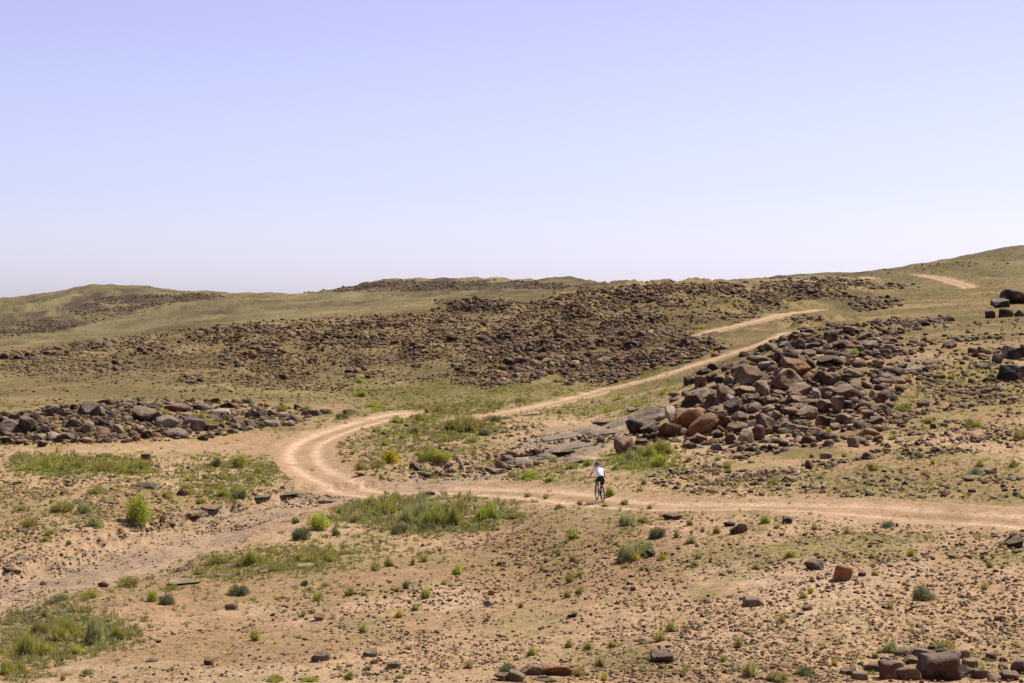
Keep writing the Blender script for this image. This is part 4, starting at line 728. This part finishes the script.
# grass and tiny herbs nobody could count
GP = [
 ([(335,505),(400,492),(520,500),(530,520),(480,532),(400,535),(340,525)], 1500, (3, 10), ('grey', 'pale', 'green', 'straw'), .8, 1.6),
 ([(0,615),(60,605),(135,625),(130,650),(60,660),(20,683),(0,683)], 1300, (4, 11), ('grey', 'pale', 'green', 'straw'), .55, 2),
 ([(8,455),(75,455),(150,462),(152,474),(60,474),(8,474)], 700, (3, 8), ('green', 'bright', 'grey', 'olive'), .4, 2),
 ([(410,405),(500,405),(495,430),(440,445),(400,435)], 700, (3, 7), ('green', 'olive', 'grey', 'olive'), .4, 2),
 ([(620,445),(665,440),(675,465),(640,472),(615,462)], 500, (3, 8), ('green', 'bright', 'grey', 'green'), .4, 2),
 ([(190,455),(260,455),(285,475),(250,500),(200,500),(190,480)], 700, (3, 6), ('green', 'bright', 'grey', 'olive'), .7, 2),
 ([(200,560),(320,540),(350,550),(300,575),(210,580)], 700, (3, 7), ('green', 'bright', 'olive', 'olive'), .6, 2),  # polygon, count, height px, colours weights, clump
 ([(0,683),(200,622),(500,532),(1024,532),(1024,683)], 2300, (2, 6), ('olive', 'pale', 'green', 'straw'), .85, 2.5),
 ([(560,683),(640,620),(1024,600),(1024,683)], 1500, (2, 7), ('olive', 'pale', 'straw', 'straw'), .7, 2),
 ([(0,455),(300,455),(285,490),(150,530),(0,565)], 3000, (2, 5.5), ('olive', 'pale', 'green', 'bright'), .85, 3),
 ([(0,600),(120,600),(190,560),(320,545),(360,520),(500,500),(520,530),(340,575),(150,625),(0,683)], 2600, (2, 7), ('olive', 'pale', 'green', 'grey'), .85, 3),
 ([(320,420),(420,400),(530,400),(520,430),(470,470),(440,480),(350,470)], 2200, (2, 6), ('green', 'olive', 'bright', 'grey'), .7, 3),
 ([(500,470),(620,450),(700,455),(640,500),(500,485)], 1500, (2, 5), ('green', 'olive', 'bright', 'pale'), .7, 3),
 ([(640,490),(700,470),(1024,455),(1024,500),(700,498)], 2600, (1.6, 4.5), ('olive', 'pale', 'green', 'straw'), .6, 4),
 ([(860,440),(900,380),(1024,360),(1024,470),(860,470)], 2200, (1.6, 5), ('olive', 'pale', 'green', 'straw'), .8, 4),
 ([(500,510),(700,515),(1024,535),(1024,560),(700,545),(500,545)], 2400, (1.6, 5), ('olive', 'pale', 'straw', 'green'), .7, 3),
 ([(520,412),(620,392),(720,362),(740,370),(650,410),(620,425)], 1600, (1.6, 4), ('bright', 'green', 'olive', 'pale'), .6, 5),
 ([(260,400),(440,382),(600,385),(700,355),(700,365),(560,402),(420,412),(300,405)], 3000, (1.4, 3.5), ('bright', 'green', 'olive', 'olive'), .75, 6),
 ([(0,345),(300,330),(520,340),(560,385),(300,400),(0,402)], 3400, (1.2, 2.8), ('olive', 'green', 'olive', 'straw'), .85, 9),
 ([(540,385),(600,300),(850,285),(900,300),(760,330),(650,375)], 2500, (1.2, 2.8), ('olive', 'green', 'bright', 'olive'), .85, 9),
 ([(760,335),(850,300),(1024,290),(1024,345),(900,350)], 1500, (1.2, 3), ('olive', 'straw', 'olive', 'green'), .85, 8),
 ([(0,338),(0,300),(140,286),(300,293),(430,284),(590,290),(500,303),(300,322),(100,342)], 4500, (.7, 1.6), ('dark', 'olive', 'dark', 'green'), .9, 12),
 ([(840,290),(900,268),(1024,250),(1024,300),(900,300)], 2500, (.8, 1.9), ('dark', 'olive', 'olive', 'green'), .8, 9),
 ([(0,400),(60,405),(260,405),(370,415),(250,435),(0,450)], 800, (2, 5), ('green', 'olive', 'bright', 'straw'), .6, 4),
]
Y0SOFT = 1.0
GP += [([(1024,300),(1260,300),(1260,683),(1024,683)], 3000, (1.5, 5.5), ('olive', 'pale', 'green', 'straw'), .85, 3), ([(-230,350),(0,350),(0,683),(-230,683)], 3000, (1.5, 6), ('olive', 'pale', 'green', 'straw'), .85, 3)]
def grass_mesh():
    protos = [broom(np.random.default_rng(300 + k), 16, .20, 1, .4) for k in range(8)]
    Vs, Cs = [], []
    for i, (poly, n, (h0, h1), cols, cl, cs) in enumerate(GP):
        x, y, X, Y = scatter(poly, n, cl, cs, 600 + 5 * i, soft=Y0SOFT * (.45 if i < 7 else 1.2)); n = len(x)
        k = ~onroad(X, Y) | (rng.random(n) < .03); X, Y = X[k], Y[k]; n = len(X)
        hp = h0 + (h1 - h0) * rng.power(.5, n); hh = hp * Y / F; rr = hh * rng.uniform(.6, 1.3, n); z = H(X, Y) - .02
        cc = np.array([VC[c] for c in cols])[rng.choice(4, n, p=(.35, .3, .2, .15))] * rng.uniform(.7, 1.2, (n, 1)); pk = rng.integers(0, 8, n)
        cc = (cc * .75 + np.array([.22, .18, .085]) * .25) * .76
        for j in range(8):
            q = np.nonzero(pk == j)[0]
            if not len(q): continue
            V = protos[j][None] * np.stack([rr[q], rr[q], hh[q]], 1)[:, None, :] + np.stack([X[q], Y[q], z[q]], 1)[:, None, :]
            Vs.append(V.reshape(-1, 3)); Cs.append(np.repeat(cc[q], protos[j].shape[0], 0) * np.repeat(rng.uniform(.75, 1.25, (len(q) * 16, 1)), 3, 0))
    V = np.concatenate(Vs); return mesh_from('grass', V, np.arange(len(V)).reshape(-1, 3), M_LEAF, False, np.concatenate(Cs))
link('grass', grass_mesh(), kind='stuff', label='sparse dry grass and tiny green herbs growing over the soil')

# ------------------------------------------------------------------ cyclist and bicycle
def plain(name, col, rough=.6, metal=0.0):
    m, nt, b = new_mat(name); tc = N(nt, 'ShaderNodeTexCoord'); n = noise(nt, 14, 3, .5, tc.outputs['Object'])
    r = ramp(nt, [(.3, tuple(c * .86 for c in col)), (.7, tuple(min(1, c * 1.12) for c in col))]); nt.links.new(n.outputs[0], r.inputs[0]); nt.links.new(r.outputs[0], b.inputs['Base Color'])
    b.inputs['Roughness'].default_value = rough; b.inputs['Metallic'].default_value = metal; return m
M_SKIN = plain('skin', (.42, .23, .14)); M_WHITE = plain('white_jersey', (.80, .80, .82), .8); M_BLACK = plain('black_lycra', (.012, .012, .016), .7); M_TYRE = plain('tyre_rubber', (.02, .02, .02), .8)
M_FRAME = plain('dark_frame_paint', (.03, .032, .04), .35); M_METAL = plain('bare_alloy', (.5, .5, .5), .35, .9); M_HELM = plain('helmet_grey', (.055, .06, .075), .4); M_SHOE = plain('pale_shoe', (.55, .55, .55), .6); M_DARKM = plain('dark_lens', (.01, .01, .01), .2)
class MB:
    def __init__(s): s.V, s.F = [], []
    def add(s, V, Fc): o = len(s.V); s.V += [tuple(v) for v in V]; s.F += [tuple(i + o for i in f) for f in Fc]; return s
    def tube(s, pts, rad, n=8, closed=False):
        P = [Vector(p) for p in pts]; rad = rad if isinstance(rad, (list, tuple)) else [rad] * len(P); V = []; Fc = []; m = len(P)
        for i, p in enumerate(P):
            a = P[(i - 1) % m] if (closed or i) else p; b = P[(i + 1) % m] if (closed or i < m - 1) else p; d = (b - a).normalized()
            u = d.cross(Vector((.13, .31, .94))).normalized(); v = d.cross(u)
            for k in range(n): t = 6.28318 * k / n; V.append(p + rad[i] * (math.cos(t) * u + math.sin(t) * v))
        for i in range(m if closed else m - 1):
            j = (i + 1) % m
            for k in range(n): Fc.append((i * n + k, i * n + (k + 1) % n, j * n + (k + 1) % n, j * n + k))
        if not closed: Fc += [tuple(range(n))[::-1], tuple(range((m - 1) * n, m * n))]
        return s.add(V, Fc)
    def torus(s, c, R_, r, n=48, k=8): # in the x-z plane
        V = []; Fc = []
        for i in range(n):
            a = 6.28318 * i / n
            for j in range(k):
                t = 6.28318 * j / k; q = R_ + r * math.cos(t); V.append((c[0] + q * math.cos(a), c[1] + r * math.sin(t), c[2] + q * math.sin(a)))
        for i in range(n):
            for j in range(k): Fc.append((i * k + j, ((i + 1) % n) * k + j, ((i + 1) % n) * k + (j + 1) % k, i * k + (j + 1) % k))
        return s.add(V, Fc)
    def blob(s, c, e, level=2, fn=None):
        V, Fc = ICO[level]; W = V * np.array(e) + np.array(c)
        if fn is not None: W = fn(W)
        return s.add(W, Fc)
    def build(s, name, mat, parent, smooth=True):
        me = bpy.data.meshes.new(name); me.from_pydata(s.V, [], s.F); me.materials.append(mat)
        for p in me.polygons: p.use_smooth = smooth
        me.update(); return link(name, me, parent=parent)
bx_, by_, bz_ = at(602.5, 502.6); bx_, by_ = float(bx_[0]), float(by_[0]); bz_ = float(H(bx_, by_))
HEAD = R(90 + 11)
bike = link('bicycle', None, loc=(bx_, by_, bz_), label='dark bicycle ridden away along the dirt road', cat='bicycle'); bike.rotation_euler = (0, 0, HEAD)
RH, FH, BB, ST_, HT, HB = (0, 0, .345), (1.03, 0, .345), (.43, 0, .29), (.26, 0, .86), (.80, 0, .90), (.78, 0, 1.0)
fr = MB()
for a, b, r_ in ((BB, ST_, .017), (ST_, (.80, 0, .88), .016), (BB, (.83, 0, .76), .021), ((.795, 0, .91), (.84, 0, .73), .021)): fr.tube([a, b], r_)
for s in (-1, 1): fr.tube([(0, .06 * s, .345), (.40, .035 * s, .29)], .010); fr.tube([(0, .06 * s, .345), (.25, .02 * s, .80)], .009)
fr.build('frame', M_FRAME, bike)
fk = MB()
for s in (-1, 1): fk.tube([(1.03, .055 * s, .345), (.94, .055 * s, .52), (.85, .045 * s, .72)], [.010, .013, .015])
fk.tube([(.85, -.05, .72), (.85, .05, .72)], .017); fk.build('fork', M_FRAME, bike)
MB().tube([(.26, 0, .85), (.235, 0, .95)], .014).build('seat_post', M_METAL, bike)
def sad(W): W = W.copy(); f = np.clip((W[:, 0] - .10) / .28, 0, 1); W[:, 1] *= 1 - .72 * f; W[:, 2] -= .01 * f; return W
MB().blob((.22, 0, .965), (.145, .075, .025), 3, sad).build('saddle', M_BLACK, bike)
hb = MB(); hb.tube([(.80, 0, .90), (.79, 0, .98), (.87, 0, 1.0)], .015); hb.tube([(.85, -.33, 1.02), (.88, -.12, 1.0), (.88, .12, 1.0), (.85, .33, 1.02)], .013)
for s in (-1, 1): hb.tube([(.85, .23 * s, 1.02), (.835, .34 * s, 1.02)], .019)
for s in (-1, 1): hb.tube([(.90, .2 * s, 1.0), (.93, .27 * s, .98)], .007)
hb.build('handlebar', M_FRAME, bike)
for c in (RH, FH):
    wh = link('wheel', None, parent=bike)
    MB().torus(c, .322, .024).build('tyre', M_TYRE, wh); MB().torus(c, .292, .012).build('rim', M_FRAME, wh)
    sp = MB()
    for k in range(28):
        a = 6.283 * k / 28; sp.tube([(c[0] + .02 * math.cos(a + .6), .028 * (-1) ** k, c[2] + .02 * math.sin(a + .6)), (c[0] + .288 * math.cos(a), 0, c[2] + .288 * math.sin(a))], .0016, 4)
    sp.build('spokes', M_METAL, wh); MB().tube([(c[0], -.055, c[2]), (c[0], .055, c[2])], .02).build('hub', M_METAL, wh)
cr = MB().torus((BB[0], -.045, BB[2]), .085, .006, 32, 6); cr.tube([(BB[0], -.07, BB[2]), (BB[0], .07, BB[2])], .018)
PR, PL_ = (.46, -.08, .125), (.40, .08, .455)
cr.tube([(BB[0], -.075, BB[2]), PR], .010); cr.tube([(BB[0], .075, BB[2]), PL_], .010); cr.build('crank', M_METAL, bike)
for p_ in (PR, PL_):
    s = -1 if p_[1] < 0 else 1; MB().tube([(p_[0], p_[1], p_[2]), (p_[0], p_[1] + .09 * s, p_[2])], .018).tube([(p_[0] - .04, p_[1] + .05 * s, p_[2]), (p_[0] + .04, p_[1] + .05 * s, p_[2])], .014).build('pedal', M_DARKM, bike)
MB().tube([(0, -.045, .385), (.43, -.045, .375)], .005, 6).tube([(0, -.045, .305), (.43, -.045, .205)], .005, 6).torus((0, -.045, .345), .042, .005, 24, 6).build('chain', M_METAL, bike)
# rider
rider = link('person', None, loc=(bx_, by_, bz_), label='cyclist in white jersey, black shorts and dark helmet riding away on the dirt road', cat='person'); rider.rotation_euler = (0, 0, HEAD + R(4)); rider.scale = (1.04, 1.04, .965)
def skin(name, chain, mat, parent, sub=2):
    """chain: {joint: (pos, radius, previous joint)}, first joint is the root"""
    ks = list(chain); me = bpy.data.meshes.new(name)
    me.from_pydata([chain[k][0] for k in ks], [(ks.index(chain[k][2]), i) for i, k in enumerate(ks) if chain[k][2]], [])
    me.materials.append(mat); o = link(name, me, parent=parent); md = o.modifiers.new('Skin', 'SKIN'); md.use_smooth_shade = True
    for i, k in enumerate(ks):
        r_ = chain[k][1]; me.skin_vertices[0].data[i].radius = r_ if isinstance(r_, tuple) else (r_, r_)
    me.skin_vertices[0].data[0].use_root = True
    sm = o.modifiers.new('Sub', 'SUBSURF'); sm.levels = sub; sm.render_levels = sub; return o
body = {'pelvis': ((.22, 0, 1.05), (.13, .11), None), 'waist': ((.32, 0, 1.20), (.12, .10), 'pelvis'), 'chest': ((.46, 0, 1.37), (.14, .11), 'waist'), 'uchest': ((.55, 0, 1.46), (.12, .09), 'chest'),
 'neck': ((.63, 0, 1.53), .055, 'uchest'), 'skull': ((.70, 0, 1.61), (.075, .085), 'neck'), 'crown': ((.73, 0, 1.68), (.07, .08), 'skull'), 'nose': ((.815, 0, 1.60), .012, 'skull')}
for s, n_ in ((1, 'l'), (-1, 'r')):
    body['sh' + n_] = ((.56, .17 * s, 1.45), .058, 'uchest'); body['el' + n_] = ((.66, .29 * s, 1.22), .040, 'sh' + n_); body['fa' + n_] = ((.73, .29 * s, 1.14), .040, 'el' + n_); body['wr' + n_] = ((.83, .275 * s, 1.065), .026, 'fa' + n_)
    body['palm' + n_] = ((.865, .275 * s, 1.055), (.036, .018), 'wr' + n_)
    for q in range(4):
        y_ = .275 * s + (q - 1.5) * .021; L_ = (.9, 1.0, .95, .78)[q]
        body['f%d' % q + n_] = ((.885, y_, 1.05), .009, 'palm' + n_); body['g%d' % q + n_] = ((.885 + .015 * L_, y_, 1.022), .008, 'f%d' % q + n_); body['h%d' % q + n_] = ((.872, y_, 1.0), .0075, 'g%d' % q + n_)
    body['t0' + n_] = ((.86, (.275 - .035) * s, 1.035), .011, 'palm' + n_); body['t1' + n_] = ((.865, (.275 - .045) * s, 1.01), .009, 't0' + n_)
    body['hip' + n_] = ((.24, .095 * s, 1.02), .095, 'pelvis')
    kn, an, toe = ((.62, .10 * s, .86), (.36, .095 * s, .56), (.47, .10 * s, .485)) if s > 0 else ((.52, .11 * s, .60), (.37, .11 * s, .24), (.50, .11 * s, .155))
    md_ = tuple((a + b) / 2 for a, b in zip((.24, .095 * s, 1.02), kn)); cf = tuple(a * .68 + b * .32 for a, b in zip(kn, an))
    body['th' + n_] = (md_, .083, 'hip' + n_); body['kn' + n_] = (kn, .055, 'th' + n_); body['cf' + n_] = ((cf[0] - .02, cf[1], cf[2]), .054, 'kn' + n_); body['an' + n_] = (an, .034, 'cf' + n_); body['toe' + n_] = (toe, .030, 'an' + n_)
skin('body', body, M_SKIN, rider)
gj = lambda ks, d: {k: (body[k][0], tuple(x + d for x in body[k][1]) if isinstance(body[k][1], tuple) else body[k][1] + d, body[k][2] if body[k][2] in ks else None) for k in ks}
j = gj(['chest', 'uchest'], .022); j['chest'] = (j['chest'][0], (.175, .13), None); j['uchest'] = (j['uchest'][0], (.165, .10), 'chest'); j['waist'] = ((.32, 0, 1.21), (.15, .125), 'chest'); j['hem'] = ((.235, 0, 1.09), (.165, .13), 'waist')
for s, n_ in ((1, 'l'), (-1, 'r')):
    j['sh' + n_] = (body['sh' + n_][0], .080, 'uchest'); e_ = body['el' + n_][0]; s0 = body['sh' + n_][0]; j['sl' + n_] = (tuple(a * .45 + b * .55 for a, b in zip(s0, e_)), .062, 'sh' + n_)
skin('jersey', j, M_WHITE, rider)
sh = {'pelvis': ((.20, 0, 1.04), (.165, .135), None), 'top': ((.25, 0, 1.11), (.145, .12), 'pelvis')}
for s, n_ in ((1, 'l'), (-1, 'r')):
    sh['hip' + n_] = ((.25, .098 * s, 1.01), .112, 'pelvis'); a_, b_ = body['hip' + n_][0], body['kn' + n_][0]; sh['th' + n_] = (tuple(p * .35 + q * .65 for p, q in zip(a_, b_)), .088, 'hip' + n_)
skin('shorts', sh, M_BLACK, rider)
for s, n_ in ((1, 'l'), (-1, 'r')):
    an, toe = Vector(body['an' + n_][0]), Vector(body['toe' + n_][0]); d = (toe - an).normalized()
    MB().tube([an - d * .05 + Vector((0, 0, -.035)), an + Vector((0, 0, -.035)), toe + Vector((0, 0, -.005)), toe + d * .05], [.036, .043, .043, .028], 10).build('shoe', M_SHOE, rider)
    MB().tube([Vector(body['cf' + n_][0]).lerp(an, .62), an + Vector((0, 0, -.01))], [.045, .039], 10).build('sock', M_WHITE, rider)
    MB().blob((.695, .082 * s, 1.60), (.018, .010, .03), 2).build('ear', M_SKIN, rider); MB().blob((.782, .032 * s, 1.635), (.010, .012, .009), 2).build('eye', M_DARKM, rider)
def helm(W):
    W = W.copy(); lowz = 1.655 - .25 * (W[:, 0] - .70); W[:, 2] = np.maximum(W[:, 2], lowz); return W
hm = MB().blob((.70, 0, 1.675), (.145, .10, .095), 3, helm); he = hm.build('helmet', M_HELM, rider)
vt = MB()
for q in (-.05, -.018, .018, .05): vt.tube([(.60, q, 1.735), (.68, q * 1.1, 1.772 - abs(q) * .25), (.77, q, 1.745 - abs(q) * .2)], .007, 6)
vt.build('helmet_vents', M_DARKM, he)


# ------------------------------------------------------------------ labels: what each rock and plant is and where it stands
ORD = ['leftmost', 'second', 'third', 'fourth', 'fifth', 'sixth', 'seventh', 'eighth', 'ninth', 'tenth', 'eleventh', 'twelfth', 'thirteenth', 'fourteenth', 'fifteenth']
NUM = ['zero', 'one', 'two', 'three', 'four', 'five', 'six', 'seven', 'eight', 'nine', 'ten', 'eleven', 'twelve', 'thirteen', 'fourteen', 'fifteen']
def where_rock(r):
    x, y = r['px'], r['py']; z = r['zone']
    if z == 'pile':
        v = 'top' if y < 372 else 'upper face' if y < 395 else 'middle' if y < 415 else 'foot'
        u = 'left end' if x < 665 else 'left half' if x < 715 else 'centre' if x < 765 else 'right half' if x < 820 else 'right end'
        return 'boulder pile, %s, %s' % (v, u)
    if z == 'behind': return 'dark rocks behind the boulder pile'
    if z == 'wall': return 'left rock wall, ' + ('left end' if x < 65 else 'left half' if x < 125 else 'right half' if x < 190 else 'right end' if x < 260 else 'trailing end by the road')
    if z in ('mid', 'midleft', 'hill'):
        if y > 362: v = 'foot of the rocky slope'
        elif y > 335: v = 'lower rocky slope'
        elif y > 305: v = 'middle of the rocky slope'
        else: v = 'crest of the rocky slope'
        u = 'far left' if x < 200 else 'left' if x < 380 else 'centre left' if x < 500 else 'centre' if x < 600 else 'above the rear track' if x < 720 else 'right'
        return v + ', ' + u
    if z in ('right', 'slope'): return ('slope above the road, ' if y > 440 else 'slope right of the pile, ' if y > 370 else 'high slope at right, ') + ('left part' if x < 800 else 'middle' if x < 930 else 'right edge')
    if z == 'outcrop': return 'bottom right outcrop' if x > 700 else 'bottom edge outcrop'
    if z == 'flat': return 'flat ground behind the road bend'
    if x < 300 and y < 530: return 'left meadow'
    if x < 300: return 'sand by the riverbed'
    if y < 500: return 'ground inside the road bend'
    if x < 640: return 'sand below the road, centre'
    return 'gravel below the road, ' + ('right of the cyclist' if x < 780 else 'right side')
def where_plant(r):
    x, y = r['px'], r['py']
    if y < 440:
        if x < 260: return 'beside the left rock wall'
        if x < 400: return 'near the road end'
        if x < 540: return 'in the middle flat'
        if x < 720: return 'along the rear track'
        return 'on the slope round the boulder pile'
    if y < 500:
        if x < 160: return 'below the left rock wall'
        if x < 300: return 'left of the road bend'
        if x < 500: return 'inside the road bend'
        if x < 700: return 'near the cyclist'
        return 'on the slope above the right road'
    if x < 280: return 'left of the riverbed' if y < 550 else 'on the riverbank at lower left' if y < 615 else 'in the lower left corner'
    if x < 520: return 'in the shrub belt below the road' if y < 545 else 'on the sand left of centre' if y < 625 else 'at the bottom left of centre'
    if x < 700: return 'just below the cyclist' if y < 545 else 'on the central sand' if y < 610 else 'at the bottom centre'
    return 'below the right road' if y < 575 else 'on the lower right gravel' if y < 640 else 'at the lower right bottom'
SHW = {'square': 'square', 'block': 'blocky', 'round': 'rounded', 'angular': 'jagged', 'slab': 'flat', 'wedge': 'pointed'}
def give_labels(recs, base, group):
    buckets = {}
    for r in recs:
        if r['label']: r['o']['label'] = r['label']
        else: buckets.setdefault(base(r), []).append(r)
    for (adj, noun, wh), L in buckets.items():
        L.sort(key=lambda r: r['px'])
        for i, r in enumerate(L):
            if len(L) == 1: t_ = 'the only %s %s, %s' % (adj, noun, wh)
            else: t_ = '%s%s of %s %s %s, %s' % (ORD[min(i, 14)], '' if i == 0 else ' from left', NUM[len(L)] if len(L) < 16 else 'many', adj, noun + ('es' if noun.endswith('sh') else 's'), wh)
            r['o']['label'] = t_
    for r in recs: r['o']['category'] = r['nm'].replace('_', ' '); r['o']['group'] = group(r)
def szw(r): return 'large' if r['w'] > 22 else 'medium' if r['w'] > 11 else 'small'
give_labels(REC, lambda r: (r['col'] + ' ' + SHW[r['shape']], r['nm'], where_rock(r)), lambda r: {'pile': 'boulders of the big pile', 'wall': 'rocks of the left rock wall', 'outcrop': 'rocks of the near outcrops', 'loose': 'loose stones on the sand', 'right': 'rocks on the right slope', 'slope': 'rocks on the right slope', 'behind': 'rocks behind the pile'}.get(r['zone'], 'rocks on the far rocky slope'))
give_labels(PREC, lambda r: (r['col'] + ' ' + r['shape'].rsplit(' ', 1)[0], r['shape'].rsplit(' ', 1)[1], where_plant(r)), lambda r: 'shrubs and bushes on the desert ground' if r['nm'] != 'grass_tuft' else 'grass tufts on the desert ground')

# ------------------------------------------------------------------ thin desert haze
if HAZE > 0:
    zl, zh, e = float(Z.min()) - 6.0, 36.0, 7600.0
    vv = [(x, y, z) for z in (zl - 8, zh) for x, y in ((-e, -e), (e, -e), (e, e), (-e, e))]
    me = bpy.data.meshes.new('haze'); me.from_pydata(vv, [], [(0, 3, 2, 1), (4, 5, 6, 7), (0, 1, 5, 4), (1, 2, 6, 5), (2, 3, 7, 6), (3, 0, 4, 7)])
    m = bpy.data.materials.new('haze_air'); m.use_nodes = True; nt = m.node_tree; nt.nodes.remove(nt.nodes['Principled BSDF'])
    pv = nt.nodes.new('ShaderNodeVolumePrincipled'); pv.inputs['Color'].default_value = (.82, .86, 1.0, 1); pv.inputs['Density'].default_value = HAZE; pv.inputs['Anisotropy'].default_value = .2
    nt.links.new(pv.outputs[0], nt.nodes['Material Output'].inputs['Volume']); me.materials.append(m); link('haze', me, kind='stuff', label='thin pale haze in the desert air')
# ------------------------------------------------------------------ light, sky, camera
SUN_EL, SUN_AZ = R(54), R(55)        # azimuth clockwise from +Y (the view direction)
sd = (math.sin(SUN_AZ) * math.cos(SUN_EL), math.cos(SUN_AZ) * math.cos(SUN_EL), math.sin(SUN_EL))
sun = bpy.data.lights.new('sun', 'SUN'); sun.energy = 5.0; sun.angle = R(.53); sun.color = (1, .94, .83)
so = bpy.data.objects.new('sun', sun); COL.objects.link(so); so.rotation_euler = Vector(sd).to_track_quat('Z', 'Y').to_euler()
w = bpy.data.worlds.new('World'); scene.world = w; w.use_nodes = True; nt = w.node_tree; bg = nt.nodes['Background']
sky = nt.nodes.new('ShaderNodeTexSky'); sky.sky_type = 'NISHITA'; sky.sun_disc = False; sky.sun_elevation = SUN_EL; sky.sun_rotation = SUN_AZ
sky.altitude = 900; sky.air_density = 1.0; sky.dust_density = 1.2; sky.ozone_density = 1.0
hs = nt.nodes.new('ShaderNodeHueSaturation'); hs.inputs['Saturation'].default_value = .66
mt = nt.nodes.new('ShaderNodeMix'); mt.data_type = 'RGBA'; mt.blend_type = 'MULTIPLY'; mt.inputs[0].default_value = 1; mt.inputs[7].default_value = (1, 1, 1, 1)
tcw = nt.nodes.new('ShaderNodeTexCoord'); spw = nt.nodes.new('ShaderNodeSeparateXYZ'); nt.links.new(tcw.outputs['Generated'], spw.inputs[0])
rw = nt.nodes.new('ShaderNodeValToRGB'); ew = rw.color_ramp.elements; ew[0].position = 0; ew[0].color = (1.07, 1.045, 1.42, 1); ew[1].position = .2; ew[1].color = (1.05, .90, 1.22, 1)
em = ew.new(.06); em.color = (1.05, .985, 1.31, 1); nt.links.new(spw.outputs[2], rw.inputs[0]); nt.links.new(rw.outputs[0], mt.inputs[7])
nt.links.new(sky.outputs[0], hs.inputs['Color']); nt.links.new(hs.outputs[0], mt.inputs[6]); nt.links.new(mt.outputs[2], bg.inputs['Color']); bg.inputs['Strength'].default_value = .088
cam = bpy.data.cameras.new('camera'); cam.sensor_width = 36; cam.lens = F / 1024 * 36; cam.shift_y = -(341.5 - HY) / 1024; cam.clip_start = .1; cam.clip_end = 20000
co = bpy.data.objects.new('camera', cam); COL.objects.link(co); co.location = (0, 0, 0); co.rotation_euler = (R(90), 0, 0); scene.camera = co
vs = scene.view_settings; vs.view_transform = 'Standard'; vs.look = 'None'; vs.exposure = .48; vs.gamma = 1; vs.use_curve_mapping = False
scene.render.resolution_x = 1024; scene.render.resolution_y = 683; scene.render.engine = 'CYCLES'
scene.cycles.use_denoising = True; scene.cycles.volume_bounces = 0; scene.cycles.max_bounces = 5; scene.cycles.diffuse_bounces = 3
